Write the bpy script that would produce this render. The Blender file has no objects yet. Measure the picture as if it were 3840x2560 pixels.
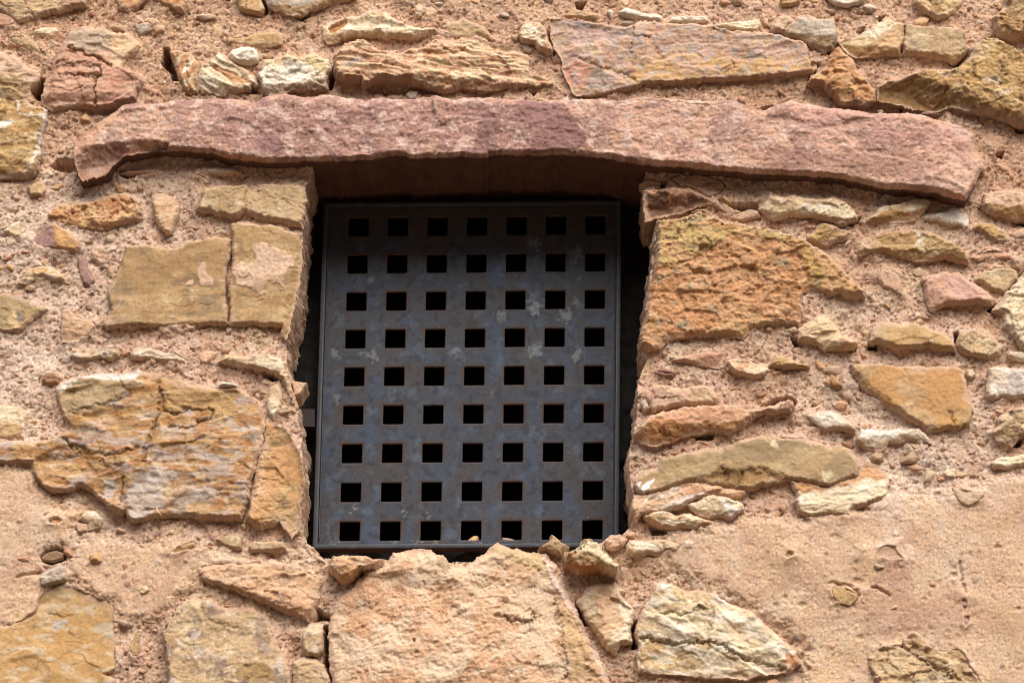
import bpy, math, random
import numpy as np

# ---------------------------------------------------------------- scene, camera
scene = bpy.context.scene
COL = scene.collection
THETA = math.radians(17.0)          # the photographer looks up at the window
LENS, SENS = 127.0, 36.0
DIST, ZC = 7.76, 3.85               # distance along the axis, height of the looked-at point
CAM = np.array([0.0, -DIST * math.cos(THETA), ZC - DIST * math.sin(THETA)])
FWD = np.array([0.0, math.cos(THETA), math.sin(THETA)])
UPV = np.array([0.0, -math.sin(THETA), math.cos(THETA)])

cam_data = bpy.data.cameras.new('camera')
cam_data.lens, cam_data.sensor_width = LENS, SENS
cam_data.clip_end = 500
cam = bpy.data.objects.new('camera', cam_data)
cam.location = CAM
cam.rotation_euler = (math.pi / 2 + THETA, 0, 0)
COL.objects.link(cam)
scene.camera = cam


def world_at(pts, Y=0.0):
    """survey points (photo pixels, 3840 x 2560) -> x, z on the vertical plane y = Y"""
    p = np.asarray(pts, float).reshape(-1, 2)
    r = (p[:, 0] - 1920) / 3840 * SENS / LENS
    u = -(p[:, 1] - 1280) / 3840 * SENS / LENS
    dx, dy, dz = r, FWD[1] + u * UPV[1], FWD[2] + u * UPV[2]
    t = (Y - CAM[1]) / dy
    return np.stack([CAM[0] + dx * t, CAM[2] + dz * t], 1)


TILES = {'A': (0, 0, 1000), 'B': (900, 0, 1000), 'C': (1900, 0, 1000), 'D': (2840, 0, 1000),
         'E': (0, 600, 1200), 'F': (0, 1200, 1200), 'G': (2300, 600, 1000), 'H': (2840, 600, 1000),
         'I': (2300, 1200, 1000), 'J': (2840, 1200, 1000), 'K': (0, 1860, 1000), 'L': (900, 1860, 1000),
         'M': (1800, 1860, 1000), 'N': (2840, 1860, 1000), 'Z': (0, 0, 3657.14), 'R': (0, 0, 2240)}


def survey(tile, pts):
    x0, y0, w = TILES[tile]
    return np.asarray(pts, float).reshape(-1, 2) * (w / 2240.0) + np.array([x0, y0])


def on_wall(tile, pts, Y=0.0):
    return world_at(survey(tile, pts), Y)


# ---------------------------------------------------------------- noise
F32 = np.float32


def _hash(ix, iy, s):
    h = (ix.astype(np.uint32) * np.uint32(374761393) + iy.astype(np.uint32) * np.uint32(668265263)
         + np.uint32((s * 2246822519 + 97) & 0xffffffff))
    h = (h ^ (h >> np.uint32(13))) * np.uint32(1274126177)
    h = (h ^ (h >> np.uint32(15))) * np.uint32(2654435761)
    return h ^ (h >> np.uint32(16))


def _unit(h):
    return h.astype(F32) * F32(1.0 / 4294967296.0)


def perlin(x, y, s):
    x = np.asarray(x, F32); y = np.asarray(y, F32)
    xf, yf = np.floor(x), np.floor(y)
    ix, iy = xf.astype(np.int64), yf.astype(np.int64)
    fx, fy = x - xf, y - yf
    u = fx * fx * fx * (fx * (fx * 6 - 15) + 10)
    v = fy * fy * fy * (fy * (fy * 6 - 15) + 10)

    def g(dx, dy):
        a = _unit(_hash(ix + dx, iy + dy, s)) * F32(6.2831853)
        return np.cos(a) * (fx - dx) + np.sin(a) * (fy - dy)
    a = g(0, 0) * (1 - u) + g(1, 0) * u
    b = g(0, 1) * (1 - u) + g(1, 1) * u
    return (a * (1 - v) + b * v) * F32(1.5)


def fbm(x, y, f, o, s, gain=0.5, lac=2.07):
    t = 0.0; a = 1.0; n = 0.0
    for k in range(o):
        t = t + a * perlin(x * f + 13.7 * k, y * f - 7.3 * k, s + 17 * k)
        n += a; a *= gain; f *= lac
    return t / n * F32(1.35)


def cells(x, y, f, s, jit=0.9):
    """cellular noise: F1, F2 in cell units, id hash of nearest cell, offset to its centre"""
    x = np.asarray(x * f, F32); y = np.asarray(y * f, F32)
    ix, iy = np.floor(x).astype(np.int64), np.floor(y).astype(np.int64)
    f1 = np.full(x.shape, 9, F32); f2 = np.full(x.shape, 9, F32)
    idn = np.zeros(x.shape, np.uint32); ox = np.zeros(x.shape, F32); oy = np.zeros(x.shape, F32)
    for dx in (-1, 0, 1):
        for dy in (-1, 0, 1):
            h = _hash(ix + dx, iy + dy, s)
            px = ix + dx + 0.5 + jit * (_unit(h) - 0.5)
            py = iy + dy + 0.5 + jit * (_unit(_hash(ix + dx, iy + dy, s + 991)) - 0.5)
            ex, ey = x - px.astype(F32), y - py.astype(F32)
            d = np.sqrt(ex * ex + ey * ey)
            m = d < f1
            f2 = np.where(m, f1, np.minimum(f2, d))
            f1 = np.where(m, d, f1); idn = np.where(m, h, idn)
            ox = np.where(m, ex, ox); oy = np.where(m, ey, oy)
    return f1, f2, idn, ox, oy


def rehash(idn, k):
    return _unit(_hash(idn.astype(np.int64), np.zeros_like(idn, np.int64) + k, 5))


def chips(x, y, f, s, sharp=34.0):
    """broken-stone facets: tilted planes that meet in creases"""
    wx = (x + fbm(x, y, f * 0.9, 2, s + 3) * 0.22 / f) * f
    wy = (y + fbm(x, y, f * 0.9, 2, s + 4) * 0.22 / f) * f
    wx = np.asarray(wx, F32); wy = np.asarray(wy, F32)
    ix, iy = np.floor(wx).astype(np.int64), np.floor(wy).astype(np.int64)
    num = 0.0; den = 1e-9
    for dx in (-1, 0, 1):
        for dy in (-1, 0, 1):
            h = _hash(ix + dx, iy + dy, s); h2 = _hash(ix + dx, iy + dy, s + 991)
            ex = wx - (ix + dx + 0.5 + 0.9 * (_unit(h) - 0.5)).astype(F32)
            ey = wy - (iy + dy + 0.5 + 0.9 * (_unit(h2) - 0.5)).astype(F32)
            v = (rehash(h, 1) - 0.5) + (rehash(h, 2) - 0.5) * ex * 2.6 + (rehash(h, 3) - 0.5) * ey * 2.6
            w = np.exp(-sharp * (ex * ex + ey * ey))
            num = num + w * v; den = den + w
    return num / den


def sst(a, b, x):
    t = np.clip((x - a) / (b - a), 0, 1)
    return t * t * (3 - 2 * t)


def lin(c):
    c = np.asarray(c, float) / 255.0
    return np.where(c <= 0.04045, c / 12.92, ((c + 0.055) / 1.055) ** 2.4)


def mixc(col, c, m):
    m = np.clip(m, 0, 1)[..., None]
    return col * (1 - m) + lin(c) * ALB * m


ALB = 0.80


SAT = {'ochre': .87, 'yellow': .77, 'buff': .86, 'patina': .84, 'rust': .86, 'pink': .9, 'red': .9, 'peach': .9, 'slab': .88}


def desat(C, k):
    l = (C * np.array([.30, .59, .11], np.float32)).sum(-1, keepdims=True)
    return l + (C - l) * k


def ir3(c): return (lin(c) * ALB).astype(np.float32)


# ---------------------------------------------------------------- distances
def sd_poly(X, Z, P):
    """signed distance, positive inside"""
    P = np.asarray(P, F32); Q = np.roll(P, -1, 0)
    best = np.full(X.shape, 1e9, F32); ins = np.zeros(X.shape, bool)
    for (x0, y0), (x1, y1) in zip(P, Q):
        ex, ey = x1 - x0, y1 - y0
        wx, wy = X - x0, Z - y0
        L = ex * ex + ey * ey + 1e-12
        t = np.clip((wx * ex + wy * ey) / L, 0, 1)
        best = np.minimum(best, (wx - ex * t) ** 2 + (wy - ey * t) ** 2)
        c = (y0 <= Z) != (y1 <= Z)
        if abs(ey) > 1e-9:
            ins ^= c & (X < x0 + (Z - y0) * ex / ey)
    return np.where(ins, 1, -1) * np.sqrt(best)


def d_line(X, Z, P):
    best = np.full(X.shape, 1e9, F32)
    for (x0, y0), (x1, y1) in zip(P[:-1], P[1:]):
        ex, ey = x1 - x0, y1 - y0
        wx, wy = X - x0, Z - y0
        t = np.clip((wx * ex + wy * ey) / (ex * ex + ey * ey + 1e-12), 0, 1)
        best = np.minimum(best, (wx - ex * t) ** 2 + (wy - ey * t) ** 2)
    return np.sqrt(best)


# ---------------------------------------------------------------- mesh building
class Raw:
    def __init__(s): s.v = []; s.c = []; s.q = []; s.n = 0

    def add(s, v, c, q):
        s.v.append(v); s.c.append(c); s.q.append(q + s.n); s.n += len(v)

    def build(s, name, mat, parent=None, smooth=True):
        v = np.concatenate(s.v).astype(F32); c = np.concatenate(s.c).astype(F32); q = np.concatenate(s.q).astype(np.int32)
        me = bpy.data.meshes.new(name)
        me.vertices.add(len(v)); me.vertices.foreach_set('co', v.ravel())
        me.loops.add(q.size); me.loops.foreach_set('vertex_index', q.ravel())
        me.polygons.add(len(q))
        me.polygons.foreach_set('loop_start', np.arange(0, q.size, 4, dtype=np.int32))
        me.polygons.foreach_set('loop_total', np.full(len(q), 4, np.int32))
        me.polygons.foreach_set('use_smooth', np.full(len(q), smooth, bool))
        a = me.attributes.new('Col', 'FLOAT_COLOR', 'POINT')
        a.data.foreach_set('color', np.concatenate([c, np.ones((len(c), 1), F32)], 1).ravel())
        me.update(calc_edges=True); me.validate()
        me.materials.append(mat)
        o = bpy.data.objects.new(name, me)
        COL.objects.link(o)
        if parent: o.parent = parent
        return o


def relief(X, Z, H, C, keep, skirt=0.05, steps=3, amp=0.002, seed=1, back=None, skirt_col=None, Y0=0.0, taper=0.0,
           rise=0.0):
    """grid relief facing -Y, its rim carried back into the wall; returns v, c, q"""
    ny, nx = X.shape
    idx = np.full((ny, nx), -1, np.int64)
    use = np.zeros((ny, nx), bool)
    use[:-1, :-1] |= keep; use[1:, :-1] |= keep; use[:-1, 1:] |= keep; use[1:, 1:] |= keep
    n = int(use.sum()); idx[use] = np.arange(n)
    v = np.stack([X[use], Y0 - H[use], Z[use]], 1); c = C[use]
    q = np.stack([idx[:-1, :-1][keep], idx[:-1, 1:][keep], idx[1:, 1:][keep], idx[1:, :-1][keep]], 1)
    e = np.concatenate([q[:, [0, 1]], q[:, [1, 2]], q[:, [2, 3]], q[:, [3, 0]]])
    k1 = e[:, 0] * n + e[:, 1]; k2 = e[:, 1] * n + e[:, 0]
    be = e[~np.isin(k1, k2)]
    if len(be) and skirt > 0:
        bv = np.unique(be); m = len(bv)
        lut = np.full(n, -1, np.int64); lut[bv] = np.arange(m)
        prev = bv; vs, cs, qs = [v], [c], [q]; tot = n
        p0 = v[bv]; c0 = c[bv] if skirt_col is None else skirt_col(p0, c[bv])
        cen = p0.mean(0)
        for k in range(1, steps + 1):
            f = (k / steps) ** 1.5; dp = skirt * f
            a = amp * min(1.0, f * steps / 2)
            nx_ = fbm(p0[:, 0] + dp * 0.8, p0[:, 2] + dp * 0.6, 26, 4, seed + 5)
            nz_ = fbm(p0[:, 0] - dp * 0.7, p0[:, 2] + dp * 0.9, 26, 4, seed + 6)
            pv = np.stack([p0[:, 0] + nx_ * a + taper * dp * np.sign(p0[:, 0] - cen[0]), np.maximum(p0[:, 1] + 0.0005 * k, p0[:, 1] + (Y0 + skirt - p0[:, 1]) * f),
                           p0[:, 2] + nz_ * a + rise * dp], 1)
            vs.append(pv)
            l = 1 + 0.35 * fbm(p0[:, 0] + p0[:, 2] * .7 + .02 * np.sin(dp * 40), np.full(len(p0), dp) + p0[:, 2] * .3, 30, 5, seed + 8)
            mx_ = min(.85, dp / .012)
            cs.append((c0 * (1 - mx_) + c0.mean(0) * mx_) * l[:, None])
            cur = np.arange(tot, tot + m); tot += m
            i0, i1 = lut[be[:, 0]], lut[be[:, 1]]
            qs.append(np.stack([prev[i1], prev[i0], cur[i0], cur[i1]], 1))
            prev = cur
        v = np.concatenate(vs); c = np.concatenate(cs); q = np.concatenate(qs)
        if back is not None:                      # a far side for stones that lie free
            bk = v[:n].copy(); bk[:, 1] = Y0 + skirt + back[use]
            bk[bv] = v[prev]
            off = len(v)
            map_ = np.arange(n) + off; map_[bv] = prev
            v = np.concatenate([v, bk]); c = np.concatenate([c, c[:n]])
            qb = np.stack([map_[q[:len(qs[0])][:, k]] for k in (3, 2, 1, 0)], 1)
            q = np.concatenate([q, qb])
    return v, c, q


# ---------------------------------------------------------------- materials
def stone_material(name, scale=900, contrast=0.22, bump=0.25, rough=0.93, bdist=0.0012):
    m = bpy.data.materials.new(name); m.use_nodes = True
    nt = m.node_tree; N = nt.nodes; L = nt.links
    bs = N['Principled BSDF']
    bs.inputs['Roughness'].default_value = rough
    bs.inputs['Specular IOR Level'].default_value = 0.25
    at = N.new('ShaderNodeAttribute'); at.attribute_name = 'Col'
    tc = N.new('ShaderNodeTexCoord')
    n1 = N.new('ShaderNodeTexNoise'); n1.inputs['Scale'].default_value = scale
    n1.inputs['Detail'].default_value = 3; n1.inputs['Roughness'].default_value = 0.7
    n2 = N.new('ShaderNodeTexNoise'); n2.inputs['Scale'].default_value = scale * 0.17
    n2.inputs['Detail'].default_value = 6; n2.inputs['Roughness'].default_value = 0.65
    for n in (n1, n2): L.new(tc.outputs['Object'], n.inputs['Vector'])
    ad = N.new('ShaderNodeMath'); ad.operation = 'ADD'
    L.new(n1.outputs['Fac'], ad.inputs[0]); L.new(n2.outputs['Fac'], ad.inputs[1])
    mr = N.new('ShaderNodeMapRange')
    mr.inputs['From Min'].default_value = 0.6; mr.inputs['From Max'].default_value = 1.4
    mr.inputs['To Min'].default_value = 1 - contrast; mr.inputs['To Max'].default_value = 1 + contrast
    L.new(ad.outputs[0], mr.inputs['Value'])
    mx = N.new('ShaderNodeVectorMath'); mx.operation = 'SCALE'
    L.new(at.outputs['Color'], mx.inputs[0]); L.new(mr.outputs['Result'], mx.inputs['Scale'])
    L.new(mx.outputs['Vector'], bs.inputs['Base Color'])
    bp = N.new('ShaderNodeBump'); bp.inputs['Strength'].default_value = bump; bp.inputs['Distance'].default_value = bdist
    L.new(ad.outputs[0], bp.inputs['Height']); L.new(bp.outputs['Normal'], bs.inputs['Normal'])
    return m


MAT = {
    'ochre': stone_material('ochre_limestone', 700, 0.24, 0.45),
    'patina': stone_material('patinated_limestone', 700, 0.30, 0.52),
    'cream': stone_material('cream_limestone', 650, 0.22, 0.52),
    'pink': stone_material('pink_sandstone', 1000, 0.30, 0.52),
    'red': stone_material('red_marl', 700, 0.22, 0.45),
    'rust': stone_material('rust_orange_stone', 800, 0.33, 0.78),
    'peach': stone_material('peach_conglomerate', 800, 0.30, 0.78),
    'mortar': stone_material('lime_mortar', 900, 0.36, 0.91),
    'plaster': stone_material('sandy_plaster', 1100, 0.36, 0.65),
    'pebble': stone_material('pebble_mix', 900, 0.22, 0.39),
}

# ---------------------------------------------------------------- stone colours
PAL = {  # base, three variations, speck
    'ochre': ((196, 158, 104), (168, 130, 76), (212, 182, 134), (150, 122, 88), (120, 95, 70)),
    'buff': ((200, 168, 122), (176, 142, 96), (218, 194, 154), (160, 138, 112), (130, 110, 90)),
    'yellow': ((198, 155, 82), (172, 126, 58), (216, 184, 126), (150, 116, 70), (110, 84, 56)),
    'patina': ((194, 150, 90), (178, 124, 62), (186, 168, 160), (214, 190, 154), (200, 190, 186)),
    'cream': ((232, 212, 176), (214, 182, 134), (244, 232, 208), (190, 150, 100), (150, 120, 90)),
    'white': ((240, 230, 210), (224, 206, 176), (248, 243, 232), (196, 172, 142), (150, 130, 110)),
    'pink': ((206, 162, 136), (188, 144, 122), (216, 182, 158), (196, 150, 118), (130, 98, 86)),
    'slab': ((210, 170, 142), (198, 152, 126), (212, 180, 134), (180, 160, 144), (156, 128, 108)),
    'red': ((204, 156, 128), (186, 130, 104), (218, 180, 150), (188, 150, 124), (146, 104, 86)),
    'rust': ((208, 152, 98), (192, 130, 76), (222, 178, 130), (180, 136, 94), (130, 94, 66)),
    'peach': ((222, 180, 142), (210, 156, 112), (232, 202, 168), (216, 168, 124), (184, 132, 98)),
    'brown': ((160, 116, 88), (120, 84, 64), (186, 148, 118), (140, 104, 84), (90, 62, 50)),
    'purple': ((164, 126, 120), (138, 100, 98), (184, 150, 142), (176, 140, 120), (110, 80, 78)),
    'grey': ((188, 172, 152), (160, 142, 124), (208, 196, 180), (190, 160, 124), (130, 112, 98)),
    'knob': ((206, 168, 138), (184, 136, 108), (220, 192, 166), (196, 150, 116), (150, 104, 82)),
}
PAL_MAT = {'buff': 'ochre', 'yellow': 'ochre', 'white': 'cream', 'slab': 'pink', 'brown': 'red', 'purple': 'red',
           'grey': 'cream', 'knob': 'mortar'}


def stone_colour(pal, X, Z, s, ang=0.0, fr=1.0, an=2.2):
    b, v1, v2, v3, sp = PAL[pal]
    ca, sa = math.cos(ang), math.sin(ang)
    U = X * ca + Z * sa; V = (-X * sa + Z * ca) * an
    col = np.ones(X.shape + (3,), F32) * (lin(b) * ALB).astype(F32)
    col = mixc(col, v1, sst(0.0, 0.55, fbm(U, V, 9 * fr, 5, s + 1)) * 0.8)
    col = mixc(col, v2, sst(0.05, 0.5, fbm(U, V, 14 * fr, 5, s + 2)) * 0.85)
    col = mixc(col, v3, sst(0.15, 0.55, fbm(U, V, 22 * fr, 5, s + 3)) * 0.7)
    col = mixc(col, v1, sst(0.2, 0.7, fbm(U, V * 1.6, 70, 4, s + 4)) * 0.55)
    col = mixc(col, v2, sst(0.25, 0.7, fbm(X, Z, 110, 3, s + 5)) * 0.5)
    col = mixc(col, sp, sst(0.48, 0.75, fbm(X, Z, 150, 3, s + 6)) * 0.65)
    lum = 1 + 0.24 * fbm(X, Z, 190, 3, s + 7, 0.75) + 0.08 * fbm(X, Z, 30, 3, s + 9)
    return col * lum[..., None]


# ---------------------------------------------------------------- stones
RES = 0.0019
STONES = []          # every stone: dict(poly, d-window later used by the mortar)
HERE = np.random.RandomState(7)


class Stone:
    pass


def S(tile, pts, pal, P=0.026, r=0.016, rb=0.007, low=0.004, chip=0.004, cf=26, strata=0.0, ang=0.0, sf=70, fine=0.0011, tilt=None, skirt=0.05, edge=0.008, feats=(), label=None, loose=None, kind='stone', cfr=1.0, an=2.2, wob=0.0042, Y=None, pit=0.0,
      sub=0.0):
    o = Stone()
    if kind == 'stone':
        P = P * 0.54; rb = rb * 1.2; r = r * .62
        edge = -P * .5
        if sub > 0: r, rb, edge = .006, .004, -P * .55
    o.__dict__.update(locals())
    o.seed = 1000 + 37 * len(STONES)
    STONES.append(o)
    return o


def make_stone(o):
    s = o.seed
    rs = np.random.RandomState(s)
    Yp = -o.P * 0.6 + o.sub if o.Y is None else o.Y
    W = lambda pts: on_wall(o.tile, pts, Yp)
    poly = W(o.pts); o.poly = poly
    m = 0.008
    x0, z0 = poly.min(0) - m; x1, z1 = poly.max(0) + m
    x0 = max(x0, XL); x1 = min(x1, XR); z0 = max(z0, ZB); z1 = min(z1, ZT)
    size = math.sqrt(max((x1 - x0) * (z1 - z0), 1e-6))
    res = RES if size > 0.06 else RES * 0.8
    X, Z = np.meshgrid(np.arange(x0, x1, res, F32), np.arange(z0, z1, res, F32))
    o.area = abs(0.5 * np.sum(poly[:, 0] * np.roll(poly[:, 1], -1) - poly[:, 1] * np.roll(poly[:, 0], -1)))
    small = min(1.0, size / 0.13)
    wa = o.wob * small
    wx = fbm(X, Z, 42, 3, s + 11) * wa + fbm(X, Z, 190, 2, s + 12) * wa * 0.35
    wz = fbm(X, Z, 42, 3, s + 13) * wa + fbm(X, Z, 190, 2, s + 14) * wa * 0.35
    XW, ZW = (X + wx).astype(F32), (Z + wz).astype(F32)
    d = sd_poly(XW, ZW, poly)
    gz, gx = np.gradient(d, res)
    gl = np.sqrt(gx * gx + gz * gz) + 1e-6; gx /= gl; gz /= gl
    rr = (o.rb + (o.r - o.rb) * (0.5 - 0.5 * gz)) * (0.4 + 0.6 * small)
    rr = rr * (1 + 0.5 * fbm(X, Z, 18, 2, s + 15))
    t = np.clip(d / rr, 0, 1)
    prof = .6 * (1 - (1 - t) ** 2) + .4 * np.minimum(t * 1.25, 1)
    cx, cz = poly.mean(0)
    if o.tilt is None:
        tx, tz = rs.uniform(-.07, .07), rs.uniform(-.14, .02)
    else:
        tx, tz = o.tilt
    ca, sa = math.cos(o.ang), math.sin(o.ang)
    U = X * ca + Z * sa; V = -X * sa + Z * ca
    k = 0.35 + 0.65 * small
    H = tx * (X - cx) + tz * (Z - cz)
    H = H + o.low * k * fbm(X, Z, 9 / max(small, .5), 3, s + 16)
    if o.chip: H = H + .68 * o.chip * k * (chips(U, V * 1.5, o.cf, s + 17) * 1.05 + 0.5 * chips(U, V * 1.4, o.cf * 2.7, s + 18) + .25 * chips(U, V * 1.3, o.cf * 6, s + 26))
    if o.strata:
        w = V + 0.012 * fbm(U, V, 10, 3, s + 19)
        q = fbm(U * 0.12, w, o.sf, 3, s + 20, 0.6)
        q2 = fbm(U * 0.3, w, o.sf * 0.45, 2, s + 25)
        tq = q * 4.5 + 20; fl = np.floor(tq)
        ter = (fl - 20 + sst(.72, 1., tq - fl)) / 4.5
        H = H + o.strata * (.5 * q + .8 * ter + 0.8 * np.abs(q2))
    H = H + o.fine * (fbm(X, Z, 110, 4, s + 21, 0.7) * 1.2 + .6 * fbm(X, Z, 45, 3, s + 22))
    if o.pit:
        pn = fbm(X, Z, 48, 3, s + 23)
        H = H - o.pit * sst(0.25, 0.6, pn)
    C = stone_colour(o.pal, X, Z, s, o.ang, o.cfr, o.an)
    SINK = 0.0
    for f in o.feats:
        op = f[0]
        if op == 'fold':
            a, b, c = W([f[1], f[2], f[3]])
            n = np.array([-(b - a)[1], (b - a)[0]]); n /= np.linalg.norm(n) + 1e-9
            if np.dot(c - a, n) < 0: n = -n
            dd = (XW - a[0]) * n[0] + (ZW - a[1]) * n[1] + 0.004 * fbm(X, Z, 30, 3, s + 31)
            if len(f) > 5: dd = dd * sst(-.004, .008, sd_poly(XW, ZW, W(f[5])))
            H = H - f[4] * np.maximum(dd, 0)
        elif op == 'sink':
            a, b, c = W([f[1], f[2], f[3]])
            n = np.array([-(b - a)[1], (b - a)[0]]); n /= np.linalg.norm(n) + 1e-9
            if np.dot(c - a, n) < 0: n = -n
            SINK = SINK + f[4] * np.maximum((XW - a[0]) * n[0] + (ZW - a[1]) * n[1] + 0.012 * fbm(X, Z, 18, 3, s + 32), 0)
        elif op == 'dent':
            dd = sd_poly(XW + wx, ZW + wz, W(f[1]))
            H = H - f[2] * sst(-f[3] * 0.5, f[3], dd)
        elif op == 'crack':
            dd = d_line(XW + wx * 1.2, ZW + wz * 1.2, W(f[1]))
            w_ = f[2] * (1 + 0.5 * fbm(X, Z, 60, 2, s + 33))
            H = H - .72 * f[3] * np.exp(-(dd / w_) ** 2)
            C = C * (1 - 0.22 * np.exp(-(dd / (w_ * 1.3)) ** 2))[..., None]
        elif op == 'vein':
            dd = d_line(XW + wx, ZW + wz, W(f[1]))
            w_ = f[3] * (1 + 0.8 * fbm(X, Z, 50, 2, s + 34))
            mk = sst(1.3, 0.5, dd / np.maximum(w_, 1e-4)) * (0.75 + 0.5 * fbm(X, Z, 140, 2, s + 35))
            C = mixc(C, f[2], mk); H = H + 0.0007 * mk
        elif op == 'patch':
            dd = sd_poly(XW, ZW, W(f[1]))
            nz = f[3]; so = f[4] if len(f) > 4 else 0.003
            dd = dd + nz * fbm(X, Z, 28, 5, s + 36 + len(f[1]), 0.62) * 1.6
            mk = sst(-so, so, dd) * (f[5] if len(f) > 5 else 1.0)
            lum = 1 + 0.20 * fbm(X, Z, 90, 4, s + 37)
            tgt = (lin(f[2]) * ALB)[None, None, :] * lum[..., None]
            C = C * (1 - mk[..., None]) + tgt * mk[..., None]
            if len(f) > 6: H = H + f[6] * mk * (1 + 0.5 * fbm(X, Z, 120, 3, s + 38))
        elif op == 'scatter':   # colour, frequency, threshold, amount, stretch
            m_ = sst(f[3], f[3] + 0.18, fbm(U, V * f[5], f[2], 5, s + 40 + int(f[2])))
            if len(f) > 6:
                m_ = m_ * sst(-0.01, 0.01, sd_poly(XW, ZW, W(f[6])) + 0.012 * fbm(X, Z, 20, 3, s + 41))
            C = mixc(C, f[1], m_ * f[4])
    flo = o.edge + .0035 + .004 * np.abs(fbm(X, Z, 24, 3, s + 52))
    B = o.P + o.edge + H
    B = np.where(B < flo + .004, flo + .004 * np.exp(np.minimum(B - flo - .004, 0) / .004), B)      # a stone never sinks below its bed
    H = -o.edge + B * prof
    H = np.maximum(H, -o.edge - 0.02) - o.sub - SINK
    if o.kind == 'stone':          # lime smeared over the rims
        sm = sst(.009, -.001, d + .011 * fbm(X, Z, 19, 4, s + 53) + .004 * fbm(X, Z, 110, 2, s + 54) - .002) * (.8 if size > .08 else .3)
        C = mixc(C, (208, 172, 142), sm); H = H + .0012 * sm * fbm(X, Z, 130, 3, s + 55)
    dc = 0.25 * (d[:-1, :-1] + d[1:, :-1] + d[:-1, 1:] + d[1:, 1:])
    keep = dc > 0
    if not keep.any(): return None
    use_e = np.abs(d) < res * 1.6
    near = np.zeros_like(use_e)
    near[:-1, :-1] |= ~keep; near[1:, :-1] |= ~keep; near[:-1, 1:] |= ~keep; near[1:, 1:] |= ~keep
    sn = near & use_e
    X = np.where(sn, X - gx * d, X); Z = np.where(sn, Z - gz * d, Z)
    o.win = (x0, x1, z0, z1)
    bk = None
    if o.loose: bk = o.loose * prof * (1 + 0.3 * fbm(X, Z, 30, 2, s + 50))
    steps = 3 if o.skirt < 0.08 else int(o.skirt / 0.022)
    C = np.clip(desat(C, SAT.get(o.pal, .9)), 0.012, 0.9)
    sk = None
    if o.kind == 'lintel': sk = lambda p, c: c * .1 + ir3((88, 58, 44)) * .9  # rim and underside darkened: shade under the lintel painted in with its dark stain
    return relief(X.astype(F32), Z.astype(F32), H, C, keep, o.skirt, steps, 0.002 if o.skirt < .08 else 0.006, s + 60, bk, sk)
# ---------------------------------------------------------------- the lintel and every stone, surveyed one by one
def cat(*parts):
    return np.concatenate([survey(t, p) for t, p in parts])


lintel_pts = cat(
    ('A', [(640, 1180), (820, 1060), (1060, 895), (1150, 888), (1300, 890), (1500, 860), (1700, 850), (1950, 850), (2140, 880)]),
    ('B', [(130, 880), (200, 842), (380, 805), (520, 832), (640, 828), (760, 810), (900, 842), (1060, 862), (1200, 835), (1340, 857), (1480, 845), (1640, 828), (1800, 852), (2000, 835)]),
    ('C', [(0, 850), (200, 860), (350, 870), (560, 850), (800, 850), (930, 872), (1100, 840), (1300, 840), (1500, 862), (1800, 872), (1900, 862), (2010, 912), (2110, 945)]),
    ('D', [(50, 950), (150, 900), (280, 866), (400, 890), (550, 920), (750, 935), (960, 970), (1250, 970), (1400, 990), (1520, 1022), (1700, 1040), (1840, 1112), (1840, 1230), (1890, 1300), (1915, 1380)]),
    ('H', [(1890, 80), (1830, 200), (1750, 352), (1650, 338), (1450, 282), (1200, 262), (1000, 245), (850, 205), (700, 172), (600, 160), (300, 141), (0, 131)]),
    ('C', [(2000, 1465), (1800, 1450), (1500, 1421), (1300, 1410), (1000, 1380), (850, 1346), (700, 1330), (470, 1310), (200, 1322), (0, 1312)]),
    ('B', [(2100, 1320), (2080, 1340), (1850, 1330), (1700, 1342), (1420, 1346), (1380, 1322), (1250, 1326), (1100, 1360), (850, 1366), (600, 1366), (300, 1381), (0, 1362)]),
    ('A', [(2100, 1372), (1900, 1330), (1780, 1300), (1600, 1290), (1400, 1280), (1200, 1300), (1060, 1325), (965, 1400), (890, 1485), (690, 1532), (640, 1420), (625, 1320)]))
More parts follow.
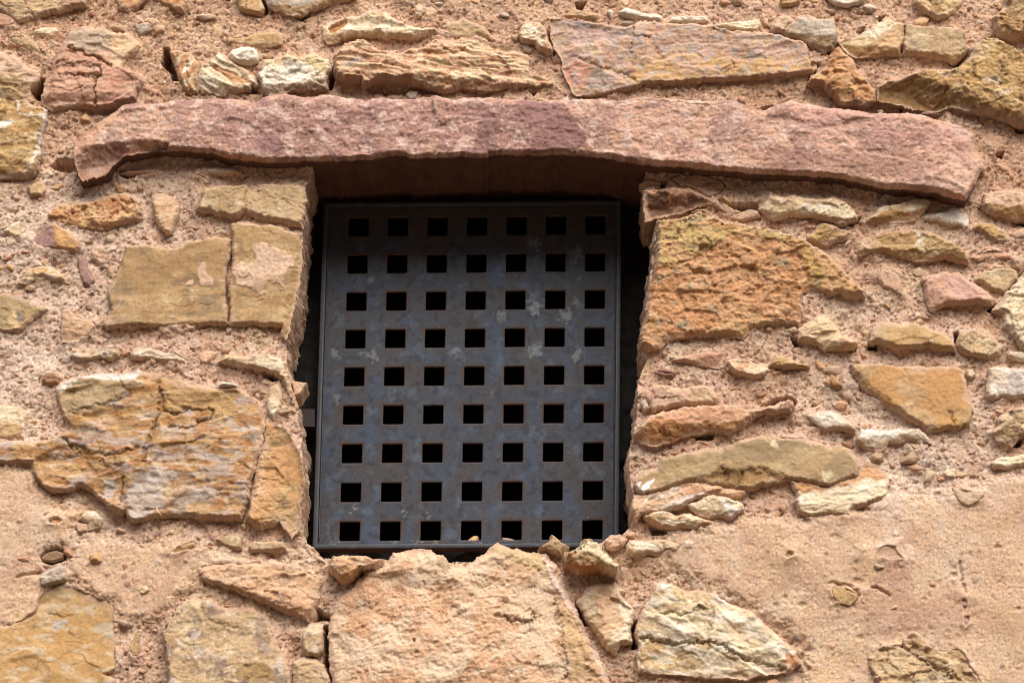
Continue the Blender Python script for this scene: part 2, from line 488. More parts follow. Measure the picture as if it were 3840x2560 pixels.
LINTEL = S('R', lintel_pts, 'pink', P=0.062, r=0.018, rb=0.008, low=0.004, chip=0.006, cf=8, fine=0.0018, strata=0.0008, sf=60, tilt=(0, -0.03),
           skirt=0.235, edge=-0.050, wob=0.003, pit=0.002, cfr=1.0, an=1.0, kind='lintel',
           label='long pinkish sandstone lintel with purple stains over the window',
           feats=[('patch', survey('Z', [(450, 225), (1090, 235), (1300, 240), (1330, 370), (1100, 370), (540, 380), (440, 330)]), (168, 126, 116), .06, .03, .75), ('scatter', (158, 120, 112), 12, 0.02, 0.6, 0.8), ('scatter', (214, 184, 168), 30, 0.14, 0.7, 1.0),
                  ('scatter', (220, 190, 178), 75, 0.26, 0.6, 1.0), ('scatter', (128, 90, 84), 60, 0.42, 0.6, 1.2),
                  ('patch', survey('A', [(640, 1190), (830, 1060), (1050, 900), (1000, 1010), (880, 1140), (780, 1240), (640, 1330)]), (204, 158, 126), .004, .004, .85),
                  ('patch', survey('B', [(2030, 980), (2190, 990), (2170, 1130), (2150, 1320), (1940, 1320), (1990, 1150)]), (150, 112, 104), .004, .003, .85),
                  ('patch', survey('C', [(60, 880), (150, 870), (480, 900), (600, 1080), (680, 1250), (560, 1310), (170, 1310), (240, 1160), (330, 1090), (140, 1080)]), (148, 108, 102), .004, .003, .85),
                  ('patch', survey('B', [(120, 1180), (350, 1180), (360, 1300), (130, 1300)]), (142, 104, 100), .01, .006, .8),
                  ('patch', survey('D', [(60, 1280), (600, 1310), (1280, 1260), (1430, 1440), (1350, 1560), (760, 1500), (0, 1450)]), (172, 130, 112), .012, .006, .7),
                  ('patch', survey('D', [(300, 900), (900, 960), (1600, 1060), (1850, 1250), (1880, 1400), (1500, 1300), (900, 1150), (300, 1150)]), (204, 156, 140), .02, .01, .6),
                  ('patch', survey('A', [(1800, 1290), (2100, 1350), (2240, 1350), (2240, 1390), (2000, 1390), (1820, 1320)]), (204, 138, 88), .003, .004, .6),
                  ('crack', survey('C', [(900, 900), (1100, 860), (1400, 885), (1700, 905), (1900, 885), (2100, 950)]), .0022, .007),
                  ('crack', survey('A', [(980, 1010), (1100, 970), (1210, 945)]), .003, .006),
                  ('fold', survey('A', [(800, 1240)])[0], survey('A', [(1010, 1000)])[0], survey('A', [(700, 1150)])[0], 0.45),
                  ('sink', survey('D', [(1480, 1000)])[0], survey('D', [(1640, 1560)])[0], survey('D', [(1880, 1300)])[0], 0.36),
                  ('patch', survey('D', [(1800, 1060), (1960, 1060), (1960, 1600), (1720, 1600), (1800, 1400)]), (212, 172, 144), .02, .008, .75),
                  ('fold', survey('A', [(700, 1285)])[0], survey('A', [(1060, 1205)])[0], survey('A', [(800, 1450)])[0], 0.9, survey('A', [(600, 1345), (700, 1290), (830, 1235), (960, 1208), (1200, 1213), (1420, 1240), (1420, 1330), (1100, 1420), (900, 1560), (600, 1560)])),
                  ])


# ---- upper left
S('A', [(-90, -80), (-90, 80), (60, 120), (150, 200), (280, 160), (450, 110), (620, 60), (720, 40), (740, -80)], 'buff', P=.035, feats=[('scatter', (196, 150, 124), 18, .05, .7, 2), ('crack', [(215, -10), (220, 70), (290, 150)], .002, .006), ('crack', [(490, 60), (530, 100)], .002, .005)], strata=.002)
S('A', [(-60, 100), (40, 105), (110, 150), (135, 210), (90, 228), (-60, 232)], 'red', P=.02)
S('A', [(275, 265), (330, 235), (470, 230), (490, 260), (440, 300), (350, 308), (300, 300)], 'cream', P=.018)
S('A', [(65, 335), (110, 305), (240, 300), (320, 370), (380, 450), (390, 490), (330, 470), (200, 410), (90, 370)], 'buff', P=.022, feats=[('fold', (110, 330), (380, 440), (150, 400), .5)])
S('A', [(585, 265), (690, 220), (770, 235), (870, 235), (940, 265), (1050, 275), (1160, 330), (1180, 390), (1140, 450), (1060, 520), (1040, 575), (1130, 600), (1190, 640), (1200, 690), (1165, 760), (1150, 840), (1060, 880), (830, 920), (640, 900), (560, 910), (440, 935), (350, 880), (345, 800), (380, 690), (440, 610), (465, 520), (480, 450), (530, 350)],
  'red', P=.05, strata=.004, sf=26, chip=.005, cf=14, tilt=(0, -.1), rb=.008,
  feats=[('patch', [(560, 200), (960, 220), (950, 420), (760, 450), (560, 380), (470, 450), (480, 380)], (190, 166, 140), .004, .006, .95),
         ('patch', [(880, 230), (1240, 280), (1200, 420), (1040, 600), (930, 560), (950, 400)], (224, 190, 148), .008, .004, .95, .001),
         ('scatter', (206, 140, 84), 30, .1, .5, 1, [(950, 260), (1200, 320), (1150, 450), (950, 420)]),
         ('fold', (560, 200), (440, 900), (400, 500), .6), ('fold', (345, 770), (840, 790), (600, 900), .35),
         ('crack', [(570, 420), (680, 440), (740, 480), (850, 510), (930, 560)], .0035, .014), ('crack', [(480, 545), (640, 550), (850, 575)], .003, .008), ('crack', [(850, 590), (845, 650), (795, 680), (790, 780), (810, 900)], .0022, .014),
         ('crack', [(500, 640), (700, 655), (850, 655)], .003, .008), ('crack', [(400, 760), (600, 770), (780, 770)], .0022, .005), ('crack', [(450, 770), (460, 880)], .0015, .005)],
  label='large red and grey banded stone with deep horizontal cracks')
S('A', [(-60, 440), (80, 425), (150, 480), (200, 540), (330, 600), (340, 640), (260, 760), (275, 850), (-60, 850)], 'buff', P=.045, chip=.008, cf=13, feats=[('patch', [(-60, 430), (90, 430), (330, 600), (340, 650), (250, 720), (150, 620), (-60, 640)], (218, 180, 150), .006, .006, .85), ('fold', (-60, 650), (260, 690), (50, 800), .4)], strata=.002)
S('A', [(-60, 825), (80, 820), (200, 825), (270, 880), (350, 900), (405, 915), (395, 1020), (370, 1090), (345, 1180), (340, 1320), (310, 1470), (210, 1490), (-60, 1500)], 'yellow', P=.05, chip=.009, cf=12,
  feats=[('vein', [(150, 840), (160, 950), (230, 970), (350, 980)], (232, 222, 206), .003), ('vein', [(400, 920), (385, 1000), (370, 1080), (340, 1180)], (240, 234, 226), .006), ('vein', [(-20, 1055), (110, 1050)], (240, 236, 230), .006), ('vein', [(340, 1190), (320, 1300), (230, 1440)], (236, 226, 210), .003), ('vein', [(80, 1190), (120, 1220), (310, 1170)], (226, 200, 160), .003), ('fold', (120, 1360), (330, 1420), (200, 1480), .5)],
  label='yellow ochre stone with thin white calcite veins')
S('A', [(980, -60), (990, 0), (1010, 70), (1080, 105), (1150, 70), (1200, 30), (1280, 10), (1400, 45), (1480, 90), (1540, 115), (1560, 40), (1560, -60)], 'rust', P=.03, pit=.004)
S('A', [(1970, -60), (2010, 70), (2060, 110), (2200, 125), (2230, 90), (2170, -60)], 'ochre', P=.035, feats=[('crack', [(2060, -20), (2075, 110)], .002, .006)])
S('A', [(1130, 225), (1180, 190), (1240, 175), (1290, 210), (1270, 260), (1180, 310), (1140, 270)], 'grey', P=.024, chip=.007, r=.012)
S('A', [(1280, 240), (1320, 195), (1380, 215), (1380, 260), (1310, 280)], 'peach', P=.022)
S('A', [(930, 230), (960, 208), (1050, 225), (1050, 265), (960, 258)], 'buff', P=.016)
S('A', [(1160, 345), (1210, 310), (1245, 340), (1205, 385)], 'rust', P=.016)
S('A', [(1420, 430), (1480, 430), (1600, 440), (1680, 540), (1660, 640), (1640, 700), (1660, 780), (1620, 785), (1570, 790), (1520, 700), (1470, 560)], 'cream', P=.04, strata=.006, sf=70, ang=1.2, feats=[('scatter', (200, 128, 66), 24, -.05, .8, 3), ('crack', [(1580, 540), (1580, 700), (1600, 790)], .002, .01)], label='splintered cream and orange stone split along its grain')
S('A', [(1650, 640), (1700, 550), (1800, 490), (1830, 420), (1950, 510), (2080, 600), (2170, 680), (2190, 740), (2130, 720), (2090, 760), (1900, 790), (1820, 810), (1780, 780), (1700, 780), (1660, 720)], 'cream', P=.045, strata=.006, sf=45, ang=-.55, feats=[('patch', [(1740, 540), (1900, 600), (2100, 680), (2120, 730), (1950, 680), (1800, 600)], (190, 124, 70), .006, .004, .8, -.006), ('fold', (1640, 690), (2080, 740), (1850, 800), .5)])
S('A', [(1920, 460), (1960, 410), (2040, 392), (2130, 405), (2180, 450), (2170, 510), (2100, 540), (2000, 540), (1940, 500)], 'white', P=.05, r=.02, chip=.006)
S('B', [(-120, 320), (0, 310), (160, 275), (320, 265), (360, 340), (355, 380), (150, 410), (0, 385), (-110, 370)], 'ochre', P=.026, feats=[('fold', (320, 265), (330, 390), (360, 330), .4)])
# ---- upper middle
S('B', [(190, -60), (240, 60), (300, 95), (420, 130), (520, 135), (580, 90), (700, 60), (850, 20), (980, -10), (1010, -60)], 'grey', P=.04, feats=[('patch', [(260, 70), (560, 50), (760, 20), (560, 140), (300, 110)], (196, 150, 92), .008, .006, .8), ('fold', (230, 50), (800, 20), (450, 130), .35)])
S('B', [(145, 640), (165, 580), (200, 510), (400, 455), (480, 480), (620, 445), (700, 480), (760, 510), (770, 590), (740, 640), (740, 750), (600, 750), (420, 770), (240, 830), (190, 790), (160, 700)], 'white', P=.055, chip=.008, cf=20, strata=.003, sf=30,
  feats=[('fold', (160, 740), (690, 670), (450, 780), .9), ('patch', [(170, 570), (400, 450), (640, 450), (770, 520), (740, 640), (560, 540), (380, 520), (250, 590)], (212, 184, 120), .01, .006, .7), ('patch', [(200, 740), (680, 670), (720, 760), (240, 800)], (196, 160, 116), .006, .006, .6)], label='chunky white stone with yellowish top and sheared underside')
S('B', [(690, 215), (790, 180), (900, 140), (1000, 130), (1080, 90), (1160, 85), (1240, 105), (1330, 180), (1480, 230), (1660, 240), (1670, 280), (1560, 310), (1420, 345), (1280, 320), (1100, 310), (930, 300), (830, 340), (740, 375), (705, 340)], 'cream', P=.045, chip=.004, r=.02, rb=.012,
  feats=[('patch', [(740, 240), (880, 160), (890, 210), (830, 260), (760, 270)], (204, 140, 80), .003, .003, .9, -.012), ('fold', (700, 300), (1500, 320), (1000, 340), .5), ('dent', [(870, 150), (1180, 170), (1400, 240), (1000, 250), (880, 230)], .008, .012), ('patch', [(700, 330), (930, 290), (1300, 310), (1400, 350), (700, 380)], (204, 160, 110), .004, .005, .6)],
  label='bone-like cream stone with a hollow at its left end')
S('B', [(785, 480), (820, 440), (880, 370), (960, 335), (1050, 335), (1120, 390), (1200, 420), (1340, 430), (1500, 400), (1640, 350), (1800, 330), (1990, 300), (2070, 310), (2080, 350), (2240, 385), (2330, 410), (2430, 480), (2440, 580), (2520, 640), (2640, 690), (2600, 710), (2450, 720), (2240, 740), (2100, 770), (1900, 740), (1820, 755), (1700, 780), (1560, 740), (1400, 700), (1200, 680), (1080, 720), (1040, 750), (1010, 690), (880, 700), (800, 660), (780, 560)],
  'peach', P=.055, strata=.010, sf=34, ang=-.09, chip=.006, cf=22, r=.022, fine=.0014, wob=.005,
  feats=[('scatter', (234, 208, 164), 17, .02, .9, 3, [(1650, 330), (2080, 330), (2450, 450), (2500, 680), (2050, 770), (1500, 720), (1400, 560)]), ('scatter', (222, 196, 160), 40, .12, .8, 3), ('scatter', (178, 112, 72), 28, .1, .6, 3), ('patch', [(880, 560), (1040, 500), (1050, 540), (900, 600)], (196, 182, 172), .004, .003, .8), ('fold', (800, 640), (2500, 700), (1500, 790), .55)],
  label='long flaky layered stone above the lintel')
S('B', [(1690, 290), (1750, 210), (1880, 150), (1960, 190), (2060, 230), (2150, 340), (2000, 310), (1800, 330)], 'buff', P=.018, chip=.006)
S('B', [(1450, 85), (1500, 30), (1540, 60), (1540, 110), (1490, 130)], 'cream', P=.024)
S('B', [(1550, 70), (1610, 50), (1670, 100), (1640, 140), (1550, 140)], 'peach', P=.024)
S('B', [(1300, -60), (1390, 50), (1500, 20), (1700, 10), (1760, -60)], 'buff', P=.02)
S('B', [(1390, 800), (1430, 755), (1500, 770), (1490, 830), (1420, 850)], 'grey', P=.02)
S('C', [(355, 155), (560, 150), (700, 175), (830, 210), (940, 220), (1050, 215), (1130, 180), (1250, 185), (1330, 200), (1560, 195), (1700, 210), (1880, 265), (2040, 260), (2286, 290), (2486, 340), (2536, 390), (2551, 520), (2576, 615), (2306, 642), (2105, 660), (1900, 667), (1650, 682), (1400, 707), (1150, 717), (1050, 747), (900, 777), (750, 797), (600, 812), (540, 780), (520, 700), (480, 630), (450, 560), (460, 530), (440, 450), (400, 410), (370, 290)],
  'slab', P=.05, chip=.006, cf=9, low=.004, rb=.005, r=.014, tilt=(0, .02), strata=.0016, sf=60, fine=.0014,
  feats=[('patch', [(540, 160), (700, 180), (1050, 220), (1050, 330), (760, 350), (550, 340)], (172, 150, 142), .008, .006, .9), ('patch', [(640, 620), (780, 590), (920, 650), (900, 740), (680, 760)], (166, 152, 138), .005, .003, .9), ('patch', [(1060, 560), (1500, 480), (2560, 520), (2580, 620), (1700, 690), (1060, 720)], (212, 168, 106), .014, .012, .85), ('patch', [(460, 540), (620, 490), (720, 620), (620, 760), (530, 700)], (214, 150, 122), .006, .006, .8), ('scatter', (186, 174, 168), 34, .16, .75, 1.5), ('scatter', (216, 178, 160), 16, .1, .6, 1.6),
         ('dent', [(540, 170), (1050, 230), (1050, 330), (800, 360), (560, 360)], .006, .01), ('crack', [(1060, 250), (1065, 320), (1200, 325)], .002, .008), ('crack', [(1700, 265), (1770, 290)], .002, .006), ('crack', [(1910, 480), (1905, 580), (1840, 610)], .0015, .004), ('crack', [(460, 520), (600, 475), (760, 570), (960, 620), (1060, 680)], .004, .006), ('fold', (1050, 330), (1060, 700), (1000, 500), .12), ('crack', [(1050, 330), (1055, 560)], .0025, .004)],
  label='long flat pinkish slab with ochre lower edge and grey lichen patch')
S('C', [(100, 280), (145, 185), (270, 180), (330, 240), (355, 330), (385, 440), (340, 460), (270, 430), (230, 370), (120, 345)], 'cream', P=.05, chip=.011, cf=20, feats=[('scatter', (196, 128, 68), 30, .1, .7, .5)])
S('C', [(115, 380), (180, 365), (225, 410), (210, 445), (150, 430)], 'grey', P=.02)
S('C', [(480, 130), (570, 80), (680, 95), (770, 120), (760, 160), (600, 150), (500, 150)], 'ochre', P=.022)
S('C', [(945, 105), (1000, 70), (1070, 75), (1130, 110), (1240, 115), (1310, 140), (1300, 185), (1200, 180), (1080, 170), (990, 140)], 'white', P=.032, strata=.004, sf=60, ang=-.2, feats=[('fold', (960, 110), (1300, 180), (1000, 170), .6)])
S('C', [(1350, 190), (1390, 145), (1480, 140), (1660, 135), (1695, 180), (1600, 195), (1450, 200)], 'white', P=.03, strata=.003)
S('C', [(1750, 215), (1850, 190), (2000, 175), (2120, 170), (2140, 215), (2100, 260), (1950, 260), (1850, 240)], 'cream', P=.03, strata=.004)
S('C', [(930, 215), (980, 175), (1060, 175), (1070, 200), (1040, 220)], 'grey', P=.02)
S('C', [(840, 95), (880, 82), (900, 100), (880, 155)], 'white', P=.016)
S('C', [(215, 850), (260, 810), (310, 825), (340, 860), (290, 872)], 'yellow', P=.024)
S('C', [(2140, 165), (2190, 150), (2210, 230), (2160, 220)], 'peach', P=.022)
# ---- upper right
S('D', [(110, 210), (150, 150), (220, 128), (280, 135), (310, 170), (340, 130), (420, 128), (520, 155), (655, 150), (665, 250), (675, 340), (640, 410), (560, 435), (470, 400), (350, 340), (200, 290), (120, 270)], 'grey', P=.055, chip=.006, cf=12, feats=[('patch', [(110, 210), (230, 130), (310, 170), (240, 280), (120, 270)], (222, 186, 150), .004, .003, .8), ('fold', (260, 290), (680, 330), (500, 420), .5), ('crack', [(300, 150), (260, 230), (200, 280)], .002, .006), ('patch', [(300, 290), (600, 330), (600, 440), (400, 400)], (190, 146, 92), .01, .008, .6)], label='smooth grey-brown boulder with striped shell-like left end')
S('D', [(690, 360), (740, 325), (880, 290), (1080, 150), (1170, 185), (1230, 200), (1240, 300), (1205, 440), (1210, 467), (1000, 475), (830, 490), (740, 440)], 'cream', P=.055, chip=.003, tilt=(.05, -.02), feats=[('patch', [(920, 420), (1150, 230), (1240, 200), (1230, 460), (1000, 460)], (218, 176, 128), .004, .004, .9), ('fold', (900, 420), (1190, 185), (760, 340), .35), ('fold', (690, 370), (1210, 440), (900, 490), .7), ('patch', [(700, 370), (900, 420), (1210, 445), (1200, 490), (760, 490)], (206, 156, 100), .004, .005, .8)], label='angular cream stone with a white sloping face')
S('D', [(1225, 200), (1400, 225), (1560, 230), (1720, 240), (1750, 290), (1740, 350), (1780, 430), (1720, 500), (1640, 530), (1580, 505), (1440, 475), (1215, 465), (1210, 380), (1235, 300)], 'buff', P=.055, chip=.0025, low=.002, rb=.006, r=.01, tilt=(0, 0), feats=[('fold', (1440, 455), (1720, 480), (1600, 530), .6), ('patch', [(1220, 445), (1700, 470), (1640, 540), (1200, 490)], (200, 152, 92), .004, .004, .8), ('crack', [(1715, 460), (1735, 380)], .002, .006)], label='smooth rectangular buff block beside the angular cream stone')
S('D', [(680, 390), (740, 450), (800, 490), (830, 580), (900, 640), (970, 740), (1005, 790), (990, 860), (900, 890), (840, 890), (700, 880), (600, 790), (520, 720), (415, 700), (470, 630), (560, 560), (600, 470)], 'rust', P=.06, chip=.014, cf=13, tilt=(-.05, -.12), pit=.003, feats=[('fold', (430, 690), (960, 850), (700, 880), .5), ('fold', (690, 400), (840, 860), (950, 700), .25), ('crack', [(570, 590), (700, 545), (740, 560)], .002, .006), ('scatter', (214, 172, 116), 20, .1, .6, 1)], label='rust-orange triangular stone with chipped facets')
S('D', [(1010, 740), (1080, 690), (1280, 620), (1440, 585), (1620, 590), (1700, 560), (1790, 480), (1800, 390), (1900, 310), (2050, 340), (2180, 420), (2320, 520), (2320, 1050), (2160, 1040), (2000, 970), (1800, 930), (1620, 900), (1500, 930), (1300, 910), (1200, 880), (1010, 840)], 'yellow', P=.085, chip=.007, cf=14, fine=.0022, pit=.004, tilt=(0, -.06), edge=.015, skirt=.07,
  feats=[('fold', (1290, 625), (1700, 790), (1200, 800), .62), ('fold', (1550, 720), (2240, 950), (1700, 950), .3), ('patch', [(1010, 740), (1280, 640), (1700, 800), (2240, 950), (2240, 1060), (1000, 900)], (160, 118, 62), .006, .008, .8), ('patch', [(1520, 630), (1600, 640), (1600, 680), (1540, 660)], (222, 204, 190), .004, .002, .8), ('patch', [(1880, 690), (2000, 650), (2060, 740), (1960, 720)], (222, 204, 184), .005, .002, .8), ('patch', [(2030, 790), (2120, 750), (2130, 800), (2030, 840)], (222, 196, 164), .004, .002, .7), ('scatter', (120, 90, 56), 50, .28, .7, 1)],
  label='big rough yellow-brown boulder with overhanging dark underside')
S('D', [(1310, -60), (1310, 30), (1400, 100), (1500, 155), (1600, 150), (1700, 80), (1730, 20), (1730, -60)], 'yellow', P=.03, feats=[('scatter', (226, 196, 140), 40, .0, .7, 1)], chip=.006)
S('D', [(1980, 150), (2070, 60), (2090, -60), (2330, -60), (2330, 280), (2120, 320), (2020, 300), (1990, 240)], 'buff', P=.06, chip=.014, cf=14, pit=.006, feats=[('fold', (2000, 220), (2240, 240), (2120, 310), .5), ('patch', [(1980, 130), (2240, 90), (2240, 320), (2000, 310)], (176, 132, 76), .01, .01, .7)])
S('D', [(540, -60), (660, 40), (760, 55), (880, 35), (920, 0), (920, -60)], 'white', P=.03)
S('D', [(190, 0), (240, -60), (360, -60), (360, 20), (300, 45), (200, 55)], 'ochre', P=.028)
S('D', [(450, 510), (500, 540), (505, 590), (470, 610), (445, 580)], 'cream', P=.022)
S('D', [(1340, 975), (1400, 935), (1480, 930), (1540, 960), (1460, 985)], 'purple', P=.03, sub=-.008)
S('D', [(1000, 930), (1050, 920), (1070, 945), (1030, 965)], 'peach', P=.02)
S('D', [(1890, 1180), (1960, 1130), (2060, 1150), (2070, 1210), (2000, 1270), (1900, 1230)], 'knob', P=.016, chip=.002)
# ---- left middle
S('E', [(195, 190), (260, 150), (300, 165), (330, 215), (300, 250), (210, 250)], 'ochre', P=.022, feats=[('scatter', (224, 186, 138), 40, 0, .6, 1)])
S('E', [(335, 385), (400, 310), (560, 290), (700, 280), (770, 240), (900, 230), (980, 300), (1000, 400), (970, 430), (850, 450), (750, 490), (600, 480), (450, 460), (350, 420)], 'rust', P=.035, chip=.009, cf=20, pit=.007, fine=.002, feats=[('scatter', (226, 184, 130), 18, .05, .8, 1.3), ('vein', [(735, 340), (750, 390), (740, 440)], (220, 200, 170), .002)], label='lumpy orange weathered stone')
S('E', [(1055, 260), (1090, 230), (1160, 235), (1220, 270), (1265, 330), (1250, 390), (1225, 450), (1200, 520), (1160, 520), (1110, 470), (1075, 380)], 'peach', P=.035, r=.025, feats=[('scatter', (228, 200, 160), 26, -.1, .7, 1)])
S('E', [(1370, 350), (1430, 190), (1520, 180), (1700, 170), (1760, 205), (1840, 170), (2090, 168), (2140, 210), (2145, 300), (2130, 400), (2125, 490), (2060, 460), (1900, 430), (1780, 410), (1720, 380), (1610, 405), (1480, 370)], 'buff', P=.05, chip=.003, low=.003, rb=.008, skirt=.12, tilt=(0, -.04), fine=.0006, feats=[('crack', [(1440, 300), (1600, 240), (1740, 200)], .0013, .004), ('crack', [(1740, 205), (1715, 300), (1715, 380)], .002, .006), ('crack', [(1760, 210), (1880, 260), (1990, 300), (2120, 350)], .0013, .004), ('crack', [(1930, 275), (2100, 190)], .001, .003), ('crack', [(1730, 300), (1900, 280)], .001, .003), ('fold', (1370, 350), (2120, 440), (1700, 420), .45), ('scatter', (210, 176, 126), 12, 0, .4, 1)],
  label='buff block with crazed cracks at the upper left window corner')
S('E', [(715, 1150), (780, 1050), (750, 960), (760, 900), (800, 830), (850, 690), (890, 600), (1000, 585), (1100, 610), (1200, 620), (1290, 600), (1370, 560), (1500, 540), (1600, 545), (1620, 570), (1605, 700), (1578, 850), (1585, 1000), (1597, 1070), (1597, 1152), (1400, 1160), (1200, 1165), (1000, 1165), (850, 1175), (740, 1180)], 'ochre', P=.04, chip=.0015, cf=7, low=.005, r=.014, rb=.006, fine=.00045, tilt=(0, .0), cfr=1.2, an=3.0,
  feats=[('patch', [(880, 590), (1500, 540), (1610, 570), (1580, 760), (1100, 900), (780, 900)], (168, 130, 76), .03, .02, .55), ('scatter', (140, 118, 92), 10, .1, .55, 3), ('scatter', (178, 160, 134), 60, .3, .7, 3), ('patch', [(1385, 770), (1430, 730), (1440, 800), (1500, 840), (1490, 890), (1400, 890), (1390, 830)], (222, 182, 150), .003, .0015, 1, .0018), ('patch', [(1290, 885), (1350, 845), (1350, 880)], (222, 182, 150), .003, .0015, 1, .0015), ('vein', [(940, 960), (970, 1020), (1010, 1060)], (200, 184, 160), .0012), ('crack', [(1120, 1000), (1250, 1030), (1500, 1010)], .0012, .0025), ('vein', [(800, 1040), (880, 990)], (190, 176, 156), .0025)],
  label='large smooth ochre block left of the window, left half of a split pair')
S('E', [(1612, 440), (1700, 435), (1830, 450), (1900, 450), (2020, 490), (2090, 520), (2115, 600), (2115, 720), (2100, 850), (2075, 980), (2040, 1120), (2010, 1270), (1975, 1240), (1965, 1165), (1800, 1155), (1610, 1158), (1603, 1000), (1588, 860), (1620, 720), (1622, 560)], 'ochre', P=.045, chip=.0015, cf=7, low=.004, r=.014, rb=.006, fine=.00045, skirt=.18, tilt=(0, 0), cfr=1.2, an=2.5,
  feats=[('patch', [(1770, 620), (1840, 590), (2050, 690), (2030, 760), (1990, 800), (1990, 910), (1900, 870), (1810, 930), (1690, 880), (1620, 780), (1730, 770), (1780, 700)], (226, 190, 160), .010, .0015, 1, .0022), ('patch', [(1700, 860), (1640, 780), (1700, 740), (1760, 780)], (226, 190, 160), .008, .0015, 1, .002), ('fold', (2090, 560), (1960, 1180), (2120, 1000), .7), ('crack', [(1850, 940), (1840, 990), (1700, 960)], .0012, .0025), ('crack', [(1700, 470), (1800, 480), (2000, 570)], .0012, .002), ('scatter', (160, 130, 88), 10, .1, .5, 2)],
  label='smooth ochre block at the window jamb splashed with mortar')
S('E', [(220, 570), (260, 470), (330, 445), (400, 450), (470, 490), (540, 550), (570, 610), (540, 645), (450, 645), (350, 630), (240, 600)], 'purple', P=.035, chip=.006, cf=12, feats=[('patch', [(385, 440), (470, 480), (560, 560), (580, 640), (420, 650), (380, 550)], (206, 158, 96), .004, .003, .95), ('fold', (385, 440), (410, 640), (250, 550), .3)])
S('E', [(25, 500), (80, 440), (140, 430), (155, 530), (110, 550)], 'cream', P=.026)
S('E', [(35, 560), (80, 540), (100, 580), (60, 590)], 'cream', P=.014)
S('E', [(120, 860), (190, 770), (250, 735), (330, 735), (420, 780), (445, 830), (400, 850), (300, 810), (180, 870)], 'cream', P=.03, feats=[('fold', (180, 800), (440, 820), (250, 870), .6), ('patch', [(190, 770), (330, 735), (330, 790), (220, 800)], (206, 160, 96), .006, .004, .7)])
S('E', [(-60, 935), (60, 935), (150, 960), (240, 1000), (330, 1040), (300, 1070), (240, 1110), (180, 1170), (100, 1210), (-60, 1205)], 'yellow', P=.022, cfr=1.3, chip=.004, feats=[('patch', [(118, 1048), (180, 1048), (180, 1135), (125, 1140)], (140, 126, 108), .001, .001, .8), ('patch', [(75, 1040), (110, 1030), (105, 1100)], (216, 180, 130), .002, .002, .8), ('scatter', (160, 140, 100), 12, 0, .6, 1.5)])
S('E', [(430, 1050), (480, 1035), (540, 1100), (640, 1120), (690, 1150), (640, 1220), (590, 1240), (520, 1270), (430, 1280)], 'peach', P=.022, feats=[('fold', (430, 1180), (640, 1220), (500, 1260), .35)])
S('E', [(910, 1340), (940, 1315), (1060, 1315), (1150, 1350), (1240, 1355), (1305, 1395), (1300, 1420), (1180, 1415), (1000, 1390), (915, 1385)], 'white', P=.028, chip=.002, strata=.0015, feats=[('crack', [(990, 1355), (1100, 1370), (1230, 1385)], .0014, .006)], label='thin white slate with a dark crack')
S('F', [(1530, 295), (1570, 240), (1700, 250), (1880, 235), (1970, 270), (2010, 370), (2030, 450), (2050, 510), (2030, 545), (1990, 450), (1940, 390), (1800, 350), (1650, 315)], 'cream', P=.05, chip=.003, strata=.002, skirt=.12, feats=[('fold', (1650, 320), (2000, 400), (1800, 400), .5), ('patch', [(1940, 340), (2060, 480), (2030, 560), (1960, 430)], (200, 150, 92), .003, .003, .7)])
S('E', [(480, 1370), (520, 1350), (620, 1350), (650, 1320), (720, 1310), (830, 1335), (840, 1370), (780, 1400), (700, 1380), (620, 1395), (540, 1405)], 'grey', P=.026, chip=.009, cf=30, feats=[('scatter', (196, 170, 120), 20, -.1, .7, 1)])
S('E', [(1390, 1380), (1420, 1340), (1530, 1335), (1500, 1390), (1440, 1430), (1400, 1420)], 'peach', P=.024, chip=.008)
S('E', [(1385, 75), (1430, 45), (1550, 50), (1650, 60), (1715, 100), (1640, 105), (1500, 100), (1420, 90)], 'cream', P=.03, feats=[('scatter', (204, 150, 90), 30, 0, .6, 3)])
S('E', [(1355, 120), (1390, 95), (1450, 130), (1475, 155), (1440, 165), (1400, 140)], 'cream', P=.022)
S('E', [(835, 100), (900, 70), (1010, 70), (1110, 65), (1050, 90), (900, 105)], 'red', P=.026)
S('E', [(640, 640), (720, 610), (780, 650), (770, 775), (690, 740), (640, 690)], 'knob', P=.022, chip=.008)
S('E', [(545, 690), (600, 660), (620, 760), (670, 850), (620, 890), (575, 860), (560, 790)], 'purple', P=.014)
S('F', [(290, 420), (320, 365), (380, 355), (430, 400), (410, 445), (330, 450)], 'brown', P=.03, r=.02, feats=[('scatter', (196, 140, 84), 30, -.1, .7, 1)])
S('F', [(-60, 590), (60, 592), (150, 610), (200, 650), (180, 760), (120, 830), (-60, 845)], 'cream', P=.028, feats=[('patch', [(-40, 740), (170, 720), (110, 840), (-40, 850)], (198, 156, 96), .012, .008, .8)])
